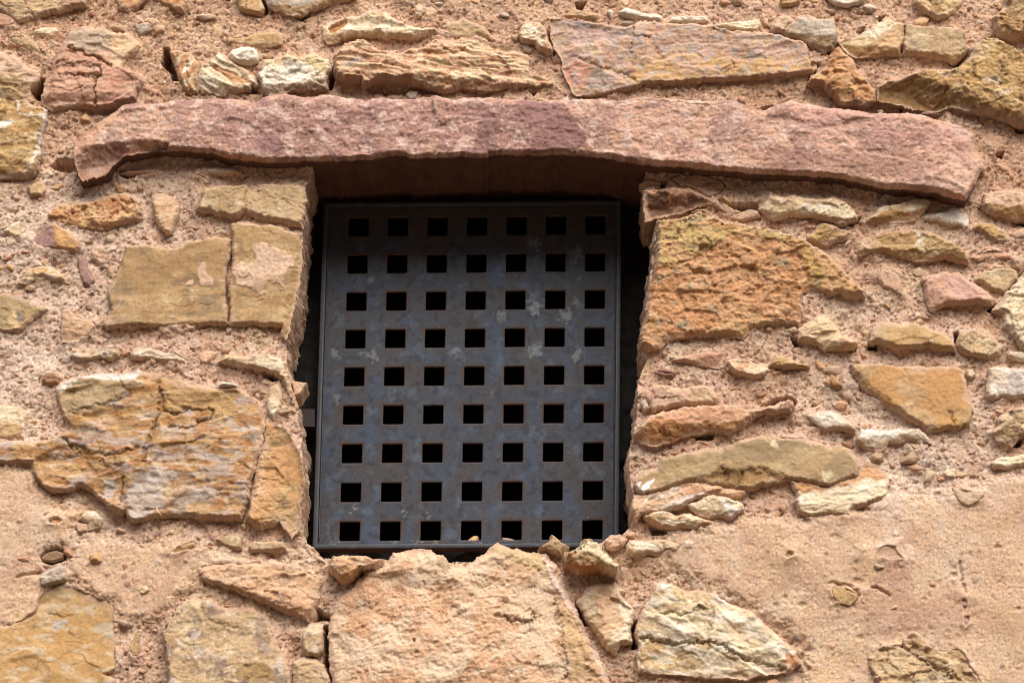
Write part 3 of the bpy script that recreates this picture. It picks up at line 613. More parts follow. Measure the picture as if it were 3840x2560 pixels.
S('F', [(-60, 840), (0, 840), (240, 855), (400, 815), (490, 755), (440, 690), (400, 580), (385, 480), (430, 430), (560, 385), (720, 360), (850, 380), (960, 345), (1060, 375), (1140, 365), (1250, 400), (1350, 450), (1500, 470), (1650, 460), (1740, 520), (1800, 590), (1860, 660), (1850, 780), (1830, 900), (1790, 1010), (1760, 1130), (1745, 1260), (1700, 1400), (1500, 1400), (1250, 1370), (1100, 1380), (1000, 1415), (910, 1415), (880, 1350), (820, 1350), (720, 1270), (640, 1200), (560, 1150), (480, 1200), (360, 1205), (250, 1120), (215, 1010), (130, 990), (20, 1020), (-60, 1020)],
  'patina', P=.05, chip=.009, cf=8, low=.006, strata=.003, sf=30, r=.016, tilt=(0, -.03), cfr=.9, an=2.0, wob=.004,
  feats=[('scatter', (190, 172, 160), 12, .05, .65, 2.2, [(450, 560), (1100, 560), (1300, 780), (1800, 560), (1790, 1380), (900, 1400), (880, 1000), (200, 960), (350, 760), (900, 700)]), ('scatter', (200, 184, 172), 34, .12, .6, 2.5, [(880, 800), (1780, 600), (1760, 1400), (900, 1400)]), ('scatter', (176, 118, 54), 22, .12, .8, 2),
         ('patch', [(385, 480), (430, 430), (560, 385), (720, 360), (960, 345), (1010, 390), (860, 430), (600, 420), (450, 500)], (228, 220, 206), .003, .003, .95), ('patch', [(400, 520), (560, 420), (800, 430), (960, 470), (700, 620), (440, 690)], (178, 152, 108), .008, .006, .9), ('patch', [(900, 1080), (1130, 1030), (1240, 1110), (1080, 1380), (900, 1410)], (198, 186, 174), .014, .008, .65), ('patch', [(740, 1120), (800, 1100), (780, 1250), (720, 1220)], (200, 186, 178), .006, .003, .8), ('patch', [(1150, 400), (1700, 480), (1560, 700), (1150, 600)], (192, 152, 94), .02, .012, .7),
         ('crack', [(1110, 430), (1145, 560), (1100, 700), (1055, 820), (1000, 1000)], .005, .012), ('crack', [(1150, 640), (1230, 660), (1340, 620)], .004, .012), ('crack', [(1180, 735), (1330, 755), (1480, 680), (1490, 630), (1360, 630)], .0025, .010), ('crack', [(440, 680), (700, 600), (900, 540)], .004, .007), ('crack', [(480, 860), (620, 930), (800, 960), (980, 900)], .004, .008), ('crack', [(400, 810), (520, 890), (640, 960)], .002, .005), ('crack', [(820, 1350), (860, 1200), (870, 1100)], .002, .006), ('fold', (840, 640), (460, 700), (600, 500), .05), ('dent', [(240, 960), (600, 930), (760, 1010), (880, 1010), (880, 1320), (720, 1260), (300, 1150)], .010, .012), ('fold', (1800, 560), (1740, 1260), (1860, 900), .5)],
  label='huge ochre stone mottled with purple-grey patina at lower left')
S('F', [(1860, 700), (1920, 720), (2000, 760), (2060, 850), (2110, 960), (2125, 1010), (2130, 1080), (2110, 1250), (2090, 1480), (2040, 1530), (1960, 1400), (1830, 1470), (1750, 1430), (1720, 1400), (1760, 1200), (1800, 1010), (1850, 860)], 'ochre', P=.045, chip=.004, fine=.0014, skirt=.2, pit=.003, rb=.012,
  feats=[('scatter', (206, 150, 92), 10, -.1, .7, 1), ('patch', [(1760, 1130), (1850, 900), (1850, 1250), (1760, 1400)], (226, 182, 140), .012, .01, .6), ('fold', (1870, 700), (1790, 1440), (2100, 1100), .32), ('crack', [(2000, 950), (2020, 1150), (1980, 1300)], .0015, .003)],
  label='orange-ochre stone turning into the left window jamb')
S('F', [(1865, 560), (1900, 450), (1960, 430), (1975, 540), (1960, 640), (1910, 700), (1870, 640)], 'cream', P=.04, r=.02, chip=.006, pit=.003)
S('F', [(1525, 455), (1560, 430), (1660, 445), (1660, 470), (1540, 468)], 'white', P=.04, sub=-.01)
S('F', [(2040, 420), (2090, 430), (2150, 440), (2110, 520), (2060, 535)], 'knob', P=.03, sub=.03, skirt=.1)
S('K', [(665, 190), (720, 125), (790, 120), (855, 190), (850, 250), (740, 290), (740, 230)], 'cream', P=.032, feats=[('fold', (670, 195), (850, 205), (780, 270), .6)])
S('K', [(625, 250), (660, 220), (745, 230), (740, 300), (660, 310)], 'knob', P=.022)
# ---- right middle
S('G', [(245, 255), (400, 245), (500, 230), (640, 235), (730, 280), (850, 340), (1000, 410), (1080, 440), (960, 440), (880, 390), (790, 370), (650, 420), (480, 470), (370, 490), (270, 520), (250, 400)], 'brown', P=.055, tilt=(0, .0), rb=.03, skirt=.15, chip=.007, feats=[('fold', (245, 300), (800, 310), (400, 480), .75), ('patch', [(245, 250), (640, 230), (820, 320), (600, 280), (260, 310)], (196, 148, 116), .004, .004, .8), ('scatter', (80, 52, 40), 20, .05, .6, 2)], label='dark brown slab jutting out at the upper right jamb')
S('G', [(1220, 420), (1280, 340), (1310, 300), (1380, 300), (1440, 310), (1500, 295), (1700, 320), (1880, 315), (1960, 360), (2030, 420), (2065, 500), (2000, 525), (1920, 555), (1800, 500), (1640, 480), (1440, 465), (1360, 485), (1290, 460)], 'cream', P=.06, chip=.007, cf=16, feats=[('fold', (1290, 430), (2000, 510), (1600, 540), .7), ('fold', (1330, 340), (1620, 400), (1400, 460), .3)], label='long cream stone under the right end of the lintel')
S('G', [(1620, 650), (1680, 600), (1740, 530), (1800, 520), (1900, 570), (1990, 590), (2010, 620), (1960, 670), (1870, 695), (1790, 715), (1700, 700)], 'yellow', P=.035, chip=.009, feats=[('fold', (1630, 660), (2000, 640), (1800, 710), .6)])
S('G', [(365, 505), (450, 500), (560, 490), (660, 460), (720, 430), (780, 470), (900, 500), (1100, 540), (1300, 575), (1500, 630), (1640, 690), (1820, 800), (1920, 900), (2010, 1020), (2130, 1110), (2110, 1170), (2000, 1150), (1900, 1120), (1800, 1130), (1720, 1100), (1650, 1090), (1600, 1140), (1590, 1220), (1600, 1300), (1560, 1380), (1400, 1370), (1240, 1390), (1150, 1430), (1100, 1500), (980, 1490), (850, 1470), (700, 1475), (480, 1510), (400, 1585), (280, 1610), (230, 1550), (220, 1470), (270, 1300), (275, 1200), (310, 1030), (345, 880), (360, 700)],
  'rust', P=.05, chip=.009, cf=13, low=.007, fine=.0022, pit=.004, skirt=.2, rb=.012, r=.012, tilt=(0, 0), wob=.004,
  feats=[('patch', [(355, 495), (720, 425), (1100, 535), (1500, 625), (1640, 690), (1560, 730), (1480, 720), (1150, 650), (980, 640), (900, 690), (800, 740), (620, 850), (480, 910), (340, 880)], (196, 164, 100), .006, .003, .97, .004), ('patch', [(1540, 760), (1640, 690), (1820, 800), (2010, 1020), (2140, 1110), (2110, 1180), (1900, 1130), (1640, 1090), (1620, 900)], (190, 152, 84), .006, .004, .95, .003), ('patch', [(720, 1470), (900, 1390), (1240, 1340), (1560, 1360), (1240, 1400), (1100, 1510), (860, 1480)], (190, 160, 100), .005, .003, .9, .003), ('patch', [(225, 1480), (280, 1320), (330, 1370), (330, 1500), (280, 1600), (230, 1560)], (196, 152, 92), .004, .003, .9), ('vein', [(660, 450), (720, 432), (900, 500), (1100, 545), (1300, 580), (1500, 635), (1640, 695), (1810, 795)], (240, 226, 206), .0055), ('vein', [(270, 1300), (400, 1350), (560, 1400), (720, 1470)], (228, 208, 176), .003), ('vein', [(230, 1515), (330, 1485), (500, 1510)], (226, 206, 180), .002), ('scatter', (166, 150, 116), 30, .3, .8, 1), ('scatter', (216, 166, 116), 9, 0, .6, 1), ('scatter', (186, 122, 72), 14, .2, .45, 1.2),
         ('crack', [(510, 650), (560, 590), (640, 490)], .002, .006), ('crack', [(350, 885), (480, 915), (640, 850)], .002, .005), ('dent', [(640, 940), (740, 920), (760, 980), (640, 1000)], .010, .008), ('dent', [(890, 1180), (960, 1180), (940, 1270), (900, 1270)], .008, .008), ('crack', [(1590, 1150), (1600, 1300)], .003, .010), ('crack', [(750, 1470), (900, 1470), (1080, 1500)], .002, .01)],
  label='very large stone right of the window with rust-orange rough face and white rim')
S('G', [(970, 480), (1060, 440), (1150, 410), (1215, 430), (1240, 480), (1160, 500), (1080, 525), (990, 510)], 'slab', P=.03)
S('G', [(480, 160), (560, 120), (740, 130), (900, 170), (950, 220), (900, 280), (800, 320), (700, 260), (560, 230)], 'knob', P=.04, sub=.012, r=.03, pit=.004)
S('G', [(215, 200), (300, 165), (400, 190), (390, 230), (250, 240)], 'knob', P=.03, sub=.02, r=.02)
S('G', [(640, 450), (700, 410), (780, 410), (780, 450), (720, 440)], 'yellow', P=.03)
S('H', [(905, 525), (960, 460), (1020, 400), (1140, 375), (1250, 340), (1330, 315), (1450, 320), (1455, 360), (1410, 430), (1370, 480), (1250, 525), (1100, 530), (980, 530)], 'cream', P=.045, chip=.004, feats=[('fold', (960, 500), (1420, 400), (1250, 510), .75), ('patch', [(960, 505), (1100, 420), (1260, 440), (1420, 400), (1370, 500), (1200, 540), (960, 540)], (184, 136, 74), .004, .003, .9)])
S('H', [(1390, 480), (1500, 440), (1570, 430), (1640, 390), (1720, 410), (1775, 470), (1780, 570), (1740, 600), (1700, 550), (1600, 545), (1540, 530), (1510, 510), (1420, 510)], 'white', P=.026, chip=.004)
S('H', [(1880, 390), (1900, 290), (1990, 265), (2140, 255), (2330, 290), (2330, 530), (2180, 510), (2040, 470), (1930, 430)], 'slab', P=.055, feats=[('fold', (1880, 380), (2240, 410), (2100, 500), .6), ('patch', [(1880, 395), (2240, 400), (2300, 520), (2100, 500)], (190, 144, 80), .006, .005, .9), ('patch', [(1900, 290), (2240, 260), (2240, 390), (1900, 380)], (218, 184, 148), .01, .01, .6)])
S('H', [(845, 790), (840, 740), (960, 680), (1050, 610), (1150, 590), (1300, 580), (1450, 600), (1560, 650), (1700, 730), (1780, 800), (1785, 865), (1680, 850), (1550, 820), (1450, 850), (1340, 850), (1200, 810), (1100, 780), (960, 780), (870, 800)], 'ochre', P=.05, chip=.006, feats=[('fold', (950, 740), (1730, 790), (1300, 840), .7), ('vein', [(1350, 620), (1370, 690), (1330, 730)], (228, 218, 204), .005), ('vein', [(1400, 640), (1385, 720), (1400, 830)], (220, 200, 160), .0016), ('patch', [(1190, 640), (1290, 630), (1260, 700)], (140, 108, 66), .006, .004, .7, -.005), ('patch', [(900, 710), (960, 700), (950, 750)], (220, 204, 180), .003, .003, .8)], label='long ochre wedge with white vein splash')
S('H', [(1800, 580), (1860, 530), (1980, 530), (2080, 590), (2140, 670), (2130, 710), (2020, 690), (1940, 650), (1850, 600)], 'yellow', P=.036, chip=.009, feats=[('scatter', (226, 200, 156), 24, 0, .7, 1)])
S('H', [(1010, 960), (1040, 915), (1120, 915), (1180, 950), (1220, 1020), (1225, 1130), (1205, 1160), (1140, 1110), (1060, 1080), (1015, 1000)], 'slab', P=.03)
S('H', [(1380, 1000), (1450, 960), (1560, 935), (1700, 945), (1780, 1010), (1850, 1060), (1930, 1100), (1990, 1170), (1960, 1230), (1850, 1200), (1720, 1210), (1580, 1220), (1450, 1275), (1410, 1180), (1400, 1080)], 'pink', P=.05, chip=.007, cf=12, fine=.0007, feats=[('patch', [(1450, 950), (1800, 1000), (1980, 1180), (1640, 1170), (1600, 1080)], (214, 168, 150), .01, .008, .8), ('fold', (1420, 1060), (1640, 1180), (1450, 1230), .3), ('fold', (1460, 1240), (1980, 1180), (1700, 1260), .6)], label='smooth pink stone at the right edge')
S('H', [(1820, 1010), (1880, 940), (2000, 905), (2120, 900), (2180, 930), (2195, 990), (2130, 1060), (2080, 1120), (1980, 1105), (1920, 1060)], 'buff', P=.036, chip=.003)
S('H', [(1790, 820), (1850, 780), (1980, 755), (2080, 770), (2180, 800), (2230, 850), (2210, 930), (2150, 910), (2120, 850), (1980, 830), (1850, 850)], 'red', P=.026, strata=.003)
S('H', [(1980, 1260), (2050, 1160), (2130, 1080), (2240, 940), (2340, 900), (2340, 1640), (2230, 1600), (2120, 1450), (2060, 1400), (2050, 1300)], 'cream', P=.055, chip=.009, cf=16, pit=.003)
S('H', [(2120, 620), (2200, 580), (2330, 560), (2330, 660), (2160, 680)], 'slab', P=.03)
# ---- right jamb and lower right
S('I', [(475, 340), (560, 310), (700, 270), (850, 260), (910, 265), (925, 290), (905, 350), (890, 415), (800, 395), (680, 380), (600, 350)], 'red', P=.035, chip=.003, feats=[('fold', (600, 350), (900, 290), (750, 400), .45)], label='reddish angular flake')
S('I', [(930, 340), (960, 320), (1080, 325), (1160, 345), (1300, 400), (1310, 430), (1250, 470), (1160, 490), (1100, 470), (1010, 440), (970, 400)], 'peach', P=.035, chip=.007, feats=[('scatter', (236, 212, 178), 14, -.1, .8, 1)])
S('I', [(1320, 380), (1350, 305), (1440, 310), (1520, 340), (1600, 360), (1665, 380), (1640, 410), (1520, 400), (1420, 410)], 'yellow', P=.04, chip=.007, feats=[('fold', (1320, 350), (1650, 390), (1480, 410), .6)])
S('I', [(1540, 90), (1600, 30), (1680, -20), (1720, -40), (1780, -20), (1830, -30), (1860, 30), (1930, 120), (2040, 160), (2050, 200), (2030, 240), (1900, 250), (1780, 255), (1680, 200), (1560, 160)], 'peach', P=.055, r=.025, chip=.006, feats=[('scatter', (232, 206, 160), 12, -.15, .8, 1), ('fold', (1550, 130), (2030, 220), (1750, 260), .5)], label='rounded peach-coloured stone with nose-like lower tip')
S('I', [(250, 650), (260, 590), (340, 540), (500, 545), (560, 580), (640, 560), (760, 540), (850, 590), (890, 640), (880, 700), (700, 715), (520, 720), (430, 750), (320, 770), (290, 700)], 'slab', P=.035, chip=.004, skirt=.1, feats=[('patch', [(600, 560), (860, 560), (890, 700), (660, 710), (640, 640)], (206, 174, 134), .012, .008, .8), ('crack', [(330, 600), (330, 650), (440, 660)], .0015, .005), ('crack', [(440, 660), (520, 650), (570, 700)], .0015, .004)])
S('I', [(170, 960), (200, 900), (300, 800), (450, 765), (600, 730), (750, 720), (900, 715), (1000, 710), (1120, 750), (1250, 740), (1400, 680), (1490, 665), (1520, 710), (1500, 775), (1400, 770), (1250, 785), (1150, 830), (1090, 900), (980, 950), (850, 930), (700, 960), (550, 990), (400, 1050), (330, 1065), (220, 1030)], 'peach', P=.065, chip=.006, cf=14, skirt=.15, edge=.012,
  feats=[('fold', (180, 900), (1150, 850), (700, 960), .75), ('patch', [(170, 960), (380, 820), (700, 900), (1100, 860), (1090, 920), (500, 1010), (250, 1060)], (196, 138, 80), .008, .006, .8), ('patch', [(380, 770), (900, 725), (1100, 750), (1000, 840), (500, 860)], (208, 150, 116), .012, .01, .7), ('crack', [(1400, 670), (1395, 770)], .002, .008), ('patch', [(1430, 670), (1520, 680), (1510, 770), (1430, 760)], (176, 128, 110), .003, .002, .8), ('crack', [(400, 950), (560, 980)], .002, .006)],
  label='long orange-red slab sticking out of the right jamb')
S('I', [(225, 700), (270, 640), (310, 740), (255, 785)], 'grey', P=.03, skirt=.1)
S('I', [(345, 435), (380, 405), (480, 410), (535, 440), (500, 480), (400, 485)], 'red', P=.03, r=.02, feats=[('crack', [(370, 435), (520, 455)], .002, .006), ('scatter', (130, 86, 76), 12, -.2, .7, 1)])
S('I', [(175, 1350), (240, 1280), (360, 1230), (400, 1150), (600, 1110), (780, 1080), (900, 1080), (980, 1050), (1100, 990), (1250, 970), (1400, 970), (1550, 985), (1700, 1020), (1830, 1060), (1900, 1040), (1990, 1080), (2040, 1150), (2070, 1230), (2060, 1310), (1900, 1375), (1830, 1400), (1700, 1380), (1500, 1350), (1460, 1350), (1350, 1370), (1250, 1390), (1130, 1430), (1000, 1415), (880, 1385), (750, 1355), (620, 1365), (500, 1405), (400, 1445), (240, 1475), (200, 1450), (170, 1390)],
  'buff', P=.05, chip=.004, cf=9, low=.006, fine=.0008, r=.022, skirt=.12, tilt=(0, -.06), cfr=.8, an=1.5,
  feats=[('patch', [(150, 1000), (2100, 960), (2080, 1420), (150, 1480)], (176, 146, 98), .03, .02, .7), ('scatter', (150, 128, 94), 9, .05, .6, 1.4), ('patch', [(1320, 1010), (1360, 1000), (1395, 1075), (1310, 1060)], (232, 212, 168), .002, .0015, 1), ('patch', [(240, 1430), (290, 1360), (360, 1325), (300, 1400), (240, 1490)], (232, 226, 222), .003, .001, 1, .001), ('patch', [(180, 1390), (240, 1375), (230, 1420), (180, 1425)], (232, 226, 222), .004, .001, 1, .001), ('patch', [(1750, 1280), (1840, 1260), (1830, 1330), (1770, 1350)], (216, 200, 158), .006, .002, .8), ('patch', [(1630, 1340), (1670, 1340), (1660, 1380)], (226, 206, 164), .002, .002, .9), ('dent', [(700, 1330), (900, 1260), (1250, 1250), (1400, 1290), (1500, 1345), (1250, 1390), (1100, 1420), (850, 1370)], .009, .012), ('patch', [(700, 1330), (900, 1270), (1250, 1250), (1450, 1320), (1250, 1390), (1000, 1420)], (160, 118, 62), .008, .006, .7), ('crack', [(1490, 1150), (1560, 1300)], .001, .0025), ('crack', [(930, 1250), (960, 1380)], .003, .006), ('crack', [(1080, 1280), (1020, 1400)], .003, .006)],
  label='broad smooth brown-ochre stone with white splashes at lower right')
S('I', [(150, 1560), (165, 1460), (400, 1420), (540, 1355), (720, 1350), (1000, 1405), (1140, 1425), (1050, 1500), (850, 1480), (700, 1500), (560, 1590), (330, 1620), (230, 1650), (180, 1740), (160, 1650)], 'peach', P=.04, chip=.004, strata=.003, ang=.35, skirt=.12, feats=[('vein', [(250, 1530), (420, 1470), (560, 1400)], (228, 214, 200), .005), ('patch', [(350, 1600), (600, 1480), (740, 1450), (760, 1480), (600, 1580), (360, 1640)], (220, 208, 194), .004, .003, .9), ('patch', [(150, 1560), (200, 1500), (240, 1640), (180, 1740)], (204, 164, 124), .006, .004, .8)])
S('J', [(255, 1335), (500, 1370), (570, 1385), (690, 1350), (820, 1315), (870, 1215), (930, 1185), (1010, 1215), (1090, 1280), (1118, 1370), (1085, 1490), (900, 1560), (800, 1600), (795, 1655), (640, 1640), (460, 1668), (340, 1620), (310, 1520), (320, 1470)], 'cream', P=.035, strata=.002, ang=.1, chip=.003, r=.012, feats=[('patch', [(265, 1345), (500, 1390), (690, 1380), (860, 1200), (1010, 1210), (1110, 1340), (920, 1380), (640, 1460), (380, 1470)], (208, 152, 98), .006, .004, .9), ('vein', [(280, 1430), (400, 1480), (650, 1440), (900, 1380), (1090, 1370)], (240, 226, 196), .008), ('fold', (320, 1580), (800, 1600), (500, 1660), .3), ('crack', [(260, 1350), (480, 1400), (590, 1410)], .002, .004)], label='striped white and orange stone under the broad brown-ochre one')
S('J', [(415, 790), (520, 765), (620, 760), (690, 780), (760, 840), (825, 885), (820, 950), (730, 930), (660, 920), (580, 920), (500, 870), (450, 850)], 'white', P=.04, chip=.005, cf=14, feats=[('fold', (430, 800), (800, 900), (600, 920), .4)], label='clean white angular stone')
S('J', [(820, 990), (870, 920), (960, 905), (1040, 920), (1160, 920), (1260, 905), (1350, 905), (1420, 960), (1470, 1030), (1340, 1010), (1200, 1025), (1100, 1040), (1060, 1090), (980, 1100), (900, 1080), (840, 1030)], 'white', P=.045, chip=.004, cf=12, feats=[('fold', (840, 1000), (1400, 950), (1100, 1060), .5), ('patch', [(840, 1020), (1100, 1000), (1400, 960), (1450, 1040), (1000, 1110)], (216, 180, 138), .008, .006, .6)], label='white stone shaped like a boot below the ochre slab')
S('J', [(945, 110), (980, 40), (1070, 20), (1200, 35), (1320, 30), (1400, 60), (1560, 100), (1640, 180), (1680, 265), (1600, 260), (1500, 235), (1400, 230), (1300, 235), (1200, 240), (1080, 210), (1010, 180), (945, 190)], 'yellow', P=.05, chip=.003, cf=10, fine=.0007, feats=[('patch', [(940, 120), (980, 30), (1068, 10), (1078, 210), (1010, 190), (940, 200)], (186, 170, 146), .002, .002, .95), ('vein', [(1410, 70), (1440, 150), (1485, 225)], (226, 206, 170), .002), ('scatter', (206, 164, 96), 9, -.2, .7, 1.2)], label='golden stone with grey left end')
S('J', [(1670, 210), (1690, 120), (1770, 80), (1850, 60), (1950, 90), (2000, 160), (2060, 230), (2040, 300), (1930, 325), (1800, 300), (1690, 270)], 'buff', P=.04, chip=.006, fine=.0014)
S('J', [(775, 375), (860, 375), (1000, 370), (1240, 390), (1500, 390), (1690, 390), (1740, 430), (1760, 540), (1770, 640), (1815, 720), (1805, 820), (1770, 880), (1650, 910), (1520, 930), (1440, 955), (1380, 900), (1300, 850), (1220, 790), (1100, 740), (1000, 660), (880, 580), (840, 510)], 'ochre', P=.045, chip=.004, cf=9, low=.004, fine=.0009, r=.01, feats=[('patch', [(1000, 400), (1500, 390), (1640, 560), (1640, 850), (1400, 850), (1100, 600)], (206, 168, 124), .03, .02, .7), ('scatter', (204, 148, 78), 9, -.1, .7, 1), ('fold', (840, 450), (1300, 840), (900, 640), .5), ('fold', (1540, 400), (1640, 900), (1790, 700), .12), ('crack', [(1620, 780), (1660, 880)], .003, .006), ('fold', (1380, 890), (1650, 890), (1500, 940), .5)], label='big tapering ochre stone on the right')
S('J', [(1920, 600), (1940, 400), (2000, 390), (2130, 400), (2330, 410), (2330, 660), (2180, 660), (2080, 655), (1940, 660)], 'white', P=.045, feats=[('patch', [(2120, 400), (2240, 410), (2240, 650), (2090, 640)], (194, 182, 176), .005, .003, .8), ('patch', [(1940, 410), (2090, 400), (2080, 640), (1960, 600)], (222, 190, 162), .015, .01, .5)])
S('J', [(1760, 420), (1800, 410), (1840, 460), (1800, 500), (1760, 470)], 'cream', P=.022)
S('J', [(1960, 940), (2020, 880), (2010, 830), (2100, 760), (2240, 720), (2330, 700), (2330, 960), (2210, 990), (2150, 1055), (2010, 1010)], 'buff', P=.05, chip=.009, feats=[('scatter', (226, 200, 154), 12, -.1, .7, 1), ('fold', (1970, 920), (2230, 930), (2100, 1040), .5)])
S('J', [(1950, 1190), (2050, 1150), (2240, 1130), (2330, 1130), (2330, 1200), (2180, 1230), (2080, 1250), (1990, 1240)], 'cream', P=.032, strata=.003)
S('J', [(1550, 1290), (1600, 1250), (1660, 1250), (1655, 1325), (1590, 1325)], 'cream', P=.024, sub=.004)
S('J', [(1665, 1265), (1770, 1290), (1720, 1320), (1660, 1320)], 'peach', P=.018, sub=.004)
S('J', [(2100, 300), (2120, 255), (2330, 270), (2330, 370), (2150, 330)], 'cream', P=.036)
S('J', [(1640, 1400), (1760, 1430), (1930, 1450), (1900, 1500), (1850, 1540), (1780, 1590), (1700, 1550), (1650, 1480)], 'knob', P=.040, chip=.002, feats=[('scatter', (208, 180, 146), 10, -.2, .7, 1)])
S('J', [(1255, 1060), (1290, 1025), (1370, 1030), (1380, 1080), (1340, 1110)], 'buff', P=.018)
S('J', [(1390, 1090), (1430, 1060), (1480, 1100), (1450, 1140)], 'knob', P=.016)
# ---- bottom left
S('K', [(340, 520), (390, 470), (480, 455), (550, 480), (540, 530), (460, 555), (370, 550)], 'brown', P=.03, sub=.012, r=.025, chip=.001, fine=.0005, feats=[('scatter', (150, 118, 86), 12, -.3, .8, 3)], label='brown pebble lodged in a hole in the plaster')
S('K', [(325, 690), (370, 630), (430, 600), (500, 555), (545, 600), (560, 690), (520, 720), (440, 740), (370, 765), (335, 740)], 'grey', P=.045, r=.025, chip=.006)
S('K', [(-80, 1100), (80, 1080), (200, 1030), (290, 960), (320, 850), (400, 770), (500, 745), (600, 750), (720, 800), (850, 860), (940, 900), (960, 980), (975, 1180), (985, 1400), (980, 1470), (900, 1500), (975, 1530), (980, 1700), (-80, 1700)], 'ochre', P=.022, chip=.004, cf=8, low=.004, fine=.0008, r=.012, cfr=.9,
  feats=[('patch', [(-40, 1090), (950, 900), (980, 1560), (-40, 1560)], (196, 148, 78), .05, .04, .6), ('patch', [(420, 1060), (540, 1050), (530, 1110), (430, 1130)], (198, 190, 178), .008, .003, .8), ('patch', [(780, 1100), (960, 1050), (970, 1230), (800, 1180)], (192, 180, 160), .02, .006, .7), ('scatter', (206, 186, 156), 22, .18, .7, 2), ('patch', [(320, 840), (480, 740), (620, 750), (500, 860)], (180, 152, 104), .02, .01, .7), ('crack', [(420, 1000), (520, 1010), (600, 990)], .003, .005), ('crack', [(560, 1235), (680, 1240)], .0015, .004), ('crack', [(340, 1250), (320, 1500)], .001, .002), ('crack', [(900, 1495), (990, 1500)], .004, .012)],
  label='big smooth golden-ochre block in the bottom left corner')
S('K', [(1370, 1130), (1400, 1080), (1450, 1000), (1520, 890), (1620, 850), (1760, 870), (1850, 920), (1950, 950), (2080, 940), (2150, 960), (2226, 1010), (2286, 1120), (2306, 1200), (2366, 1290), (2416, 1380), (2446, 1470), (2456, 1700), (1420, 1700), (1400, 1480), (1375, 1300)], 'buff', P=.045, chip=.006, cf=8, low=.006, fine=.0016, r=.018,
  feats=[('patch', [(1450, 900), (1900, 940), (1980, 1080), (1780, 1180), (1600, 1060)], (184, 154, 112), .02, .01, .7), ('scatter', (136, 112, 100), 14, .1, .8, 1), ('scatter', (214, 196, 180), 34, .22, .7, 1), ('patch', [(1990, 1560), (2010, 1440), (2110, 1400), (2240, 1420), (2330, 1560)], (164, 130, 78), .006, .004, .9), ('patch', [(2140, 1040), (2260, 1060), (2240, 1330), (2150, 1300)], (144, 120, 104), .02, .01, .6), ('crack', [(1380, 1180), (1430, 1090), (1560, 900)], .003, .006), ('crack', [(1690, 940), (1760, 1060), (1990, 1100)], .003, .005), ('fold', (2170, 960), (2460, 1480), (2400, 1200), .3)],
  label='grey-brown weathered block with dark blotches at bottom left')
S('K', [(1415, 480), (1480, 430), (1560, 390), (1640, 370), (1655, 440), (1560, 470), (1480, 495)], 'yellow', P=.03, feats=[('fold', (1430, 470), (1640, 400), (1560, 480), .5)])
S('K', [(1810, 360), (1900, 330), (1990, 315), (2035, 345), (2040, 450), (1960, 450), (1880, 410)], 'buff', P=.032, feats=[('vein', [(1940, 380), (1970, 350), (2010, 360), (1990, 400)], (222, 204, 176), .002)])
S('L', [(65, 420), (120, 375), (250, 380), (360, 375), (385, 440), (330, 465), (230, 465), (90, 465)], 'buff', P=.036)
S('L', [(-350, 640), (-320, 580), (-180, 560), (0, 560), (150, 560), (280, 530), (400, 560), (520, 600), (600, 660), (680, 720), (680, 840), (640, 920), (620, 1000), (580, 1065), (520, 1030), (400, 980), (280, 930), (160, 880), (60, 830), (-80, 780), (-200, 740), (-260, 740), (-300, 700)], 'peach', P=.05, chip=.009, cf=13, low=.006, tilt=(.02, -.12), feats=[('scatter', (190, 160, 140), 18, .1, .7, 1), ('patch', [(-320, 560), (300, 540), (560, 680), (300, 800), (-100, 740)], (218, 178, 134), .03, .03, .5), ('fold', (-260, 700), (600, 960), (100, 900), .55), ('fold', (560, 640), (480, 1000), (680, 850), .3), ('patch', [(-200, 740), (0, 770), (600, 980), (580, 1070), (200, 920)], (206, 154, 98), .008, .006, .7)], label='peach stone below the left window corner with sheared lower edge')
S('K', [(1075, 1270), (1110, 1200), (1150, 1135), (1175, 1190), (1170, 1270), (1160, 1340), (1110, 1360)], 'yellow', P=.026, r=.012)
S('K', [(1140, 790), (1170, 745), (1240, 750), (1265, 790), (1200, 835)], 'cream', P=.042, sub=.004)
S('K', [(390, 210), (440, 175), (500, 170), (540, 210), (500, 255), (410, 250)], 'peach', P=.018, r=.02)
S('K', [(1280, 170), (1310, 80), (1370, 170)], 'ochre', P=.06, sub=-.006)
S('K', [(965, 280), (1000, 255), (1060, 290), (1040, 310), (980, 300)], 'red', P=.02)
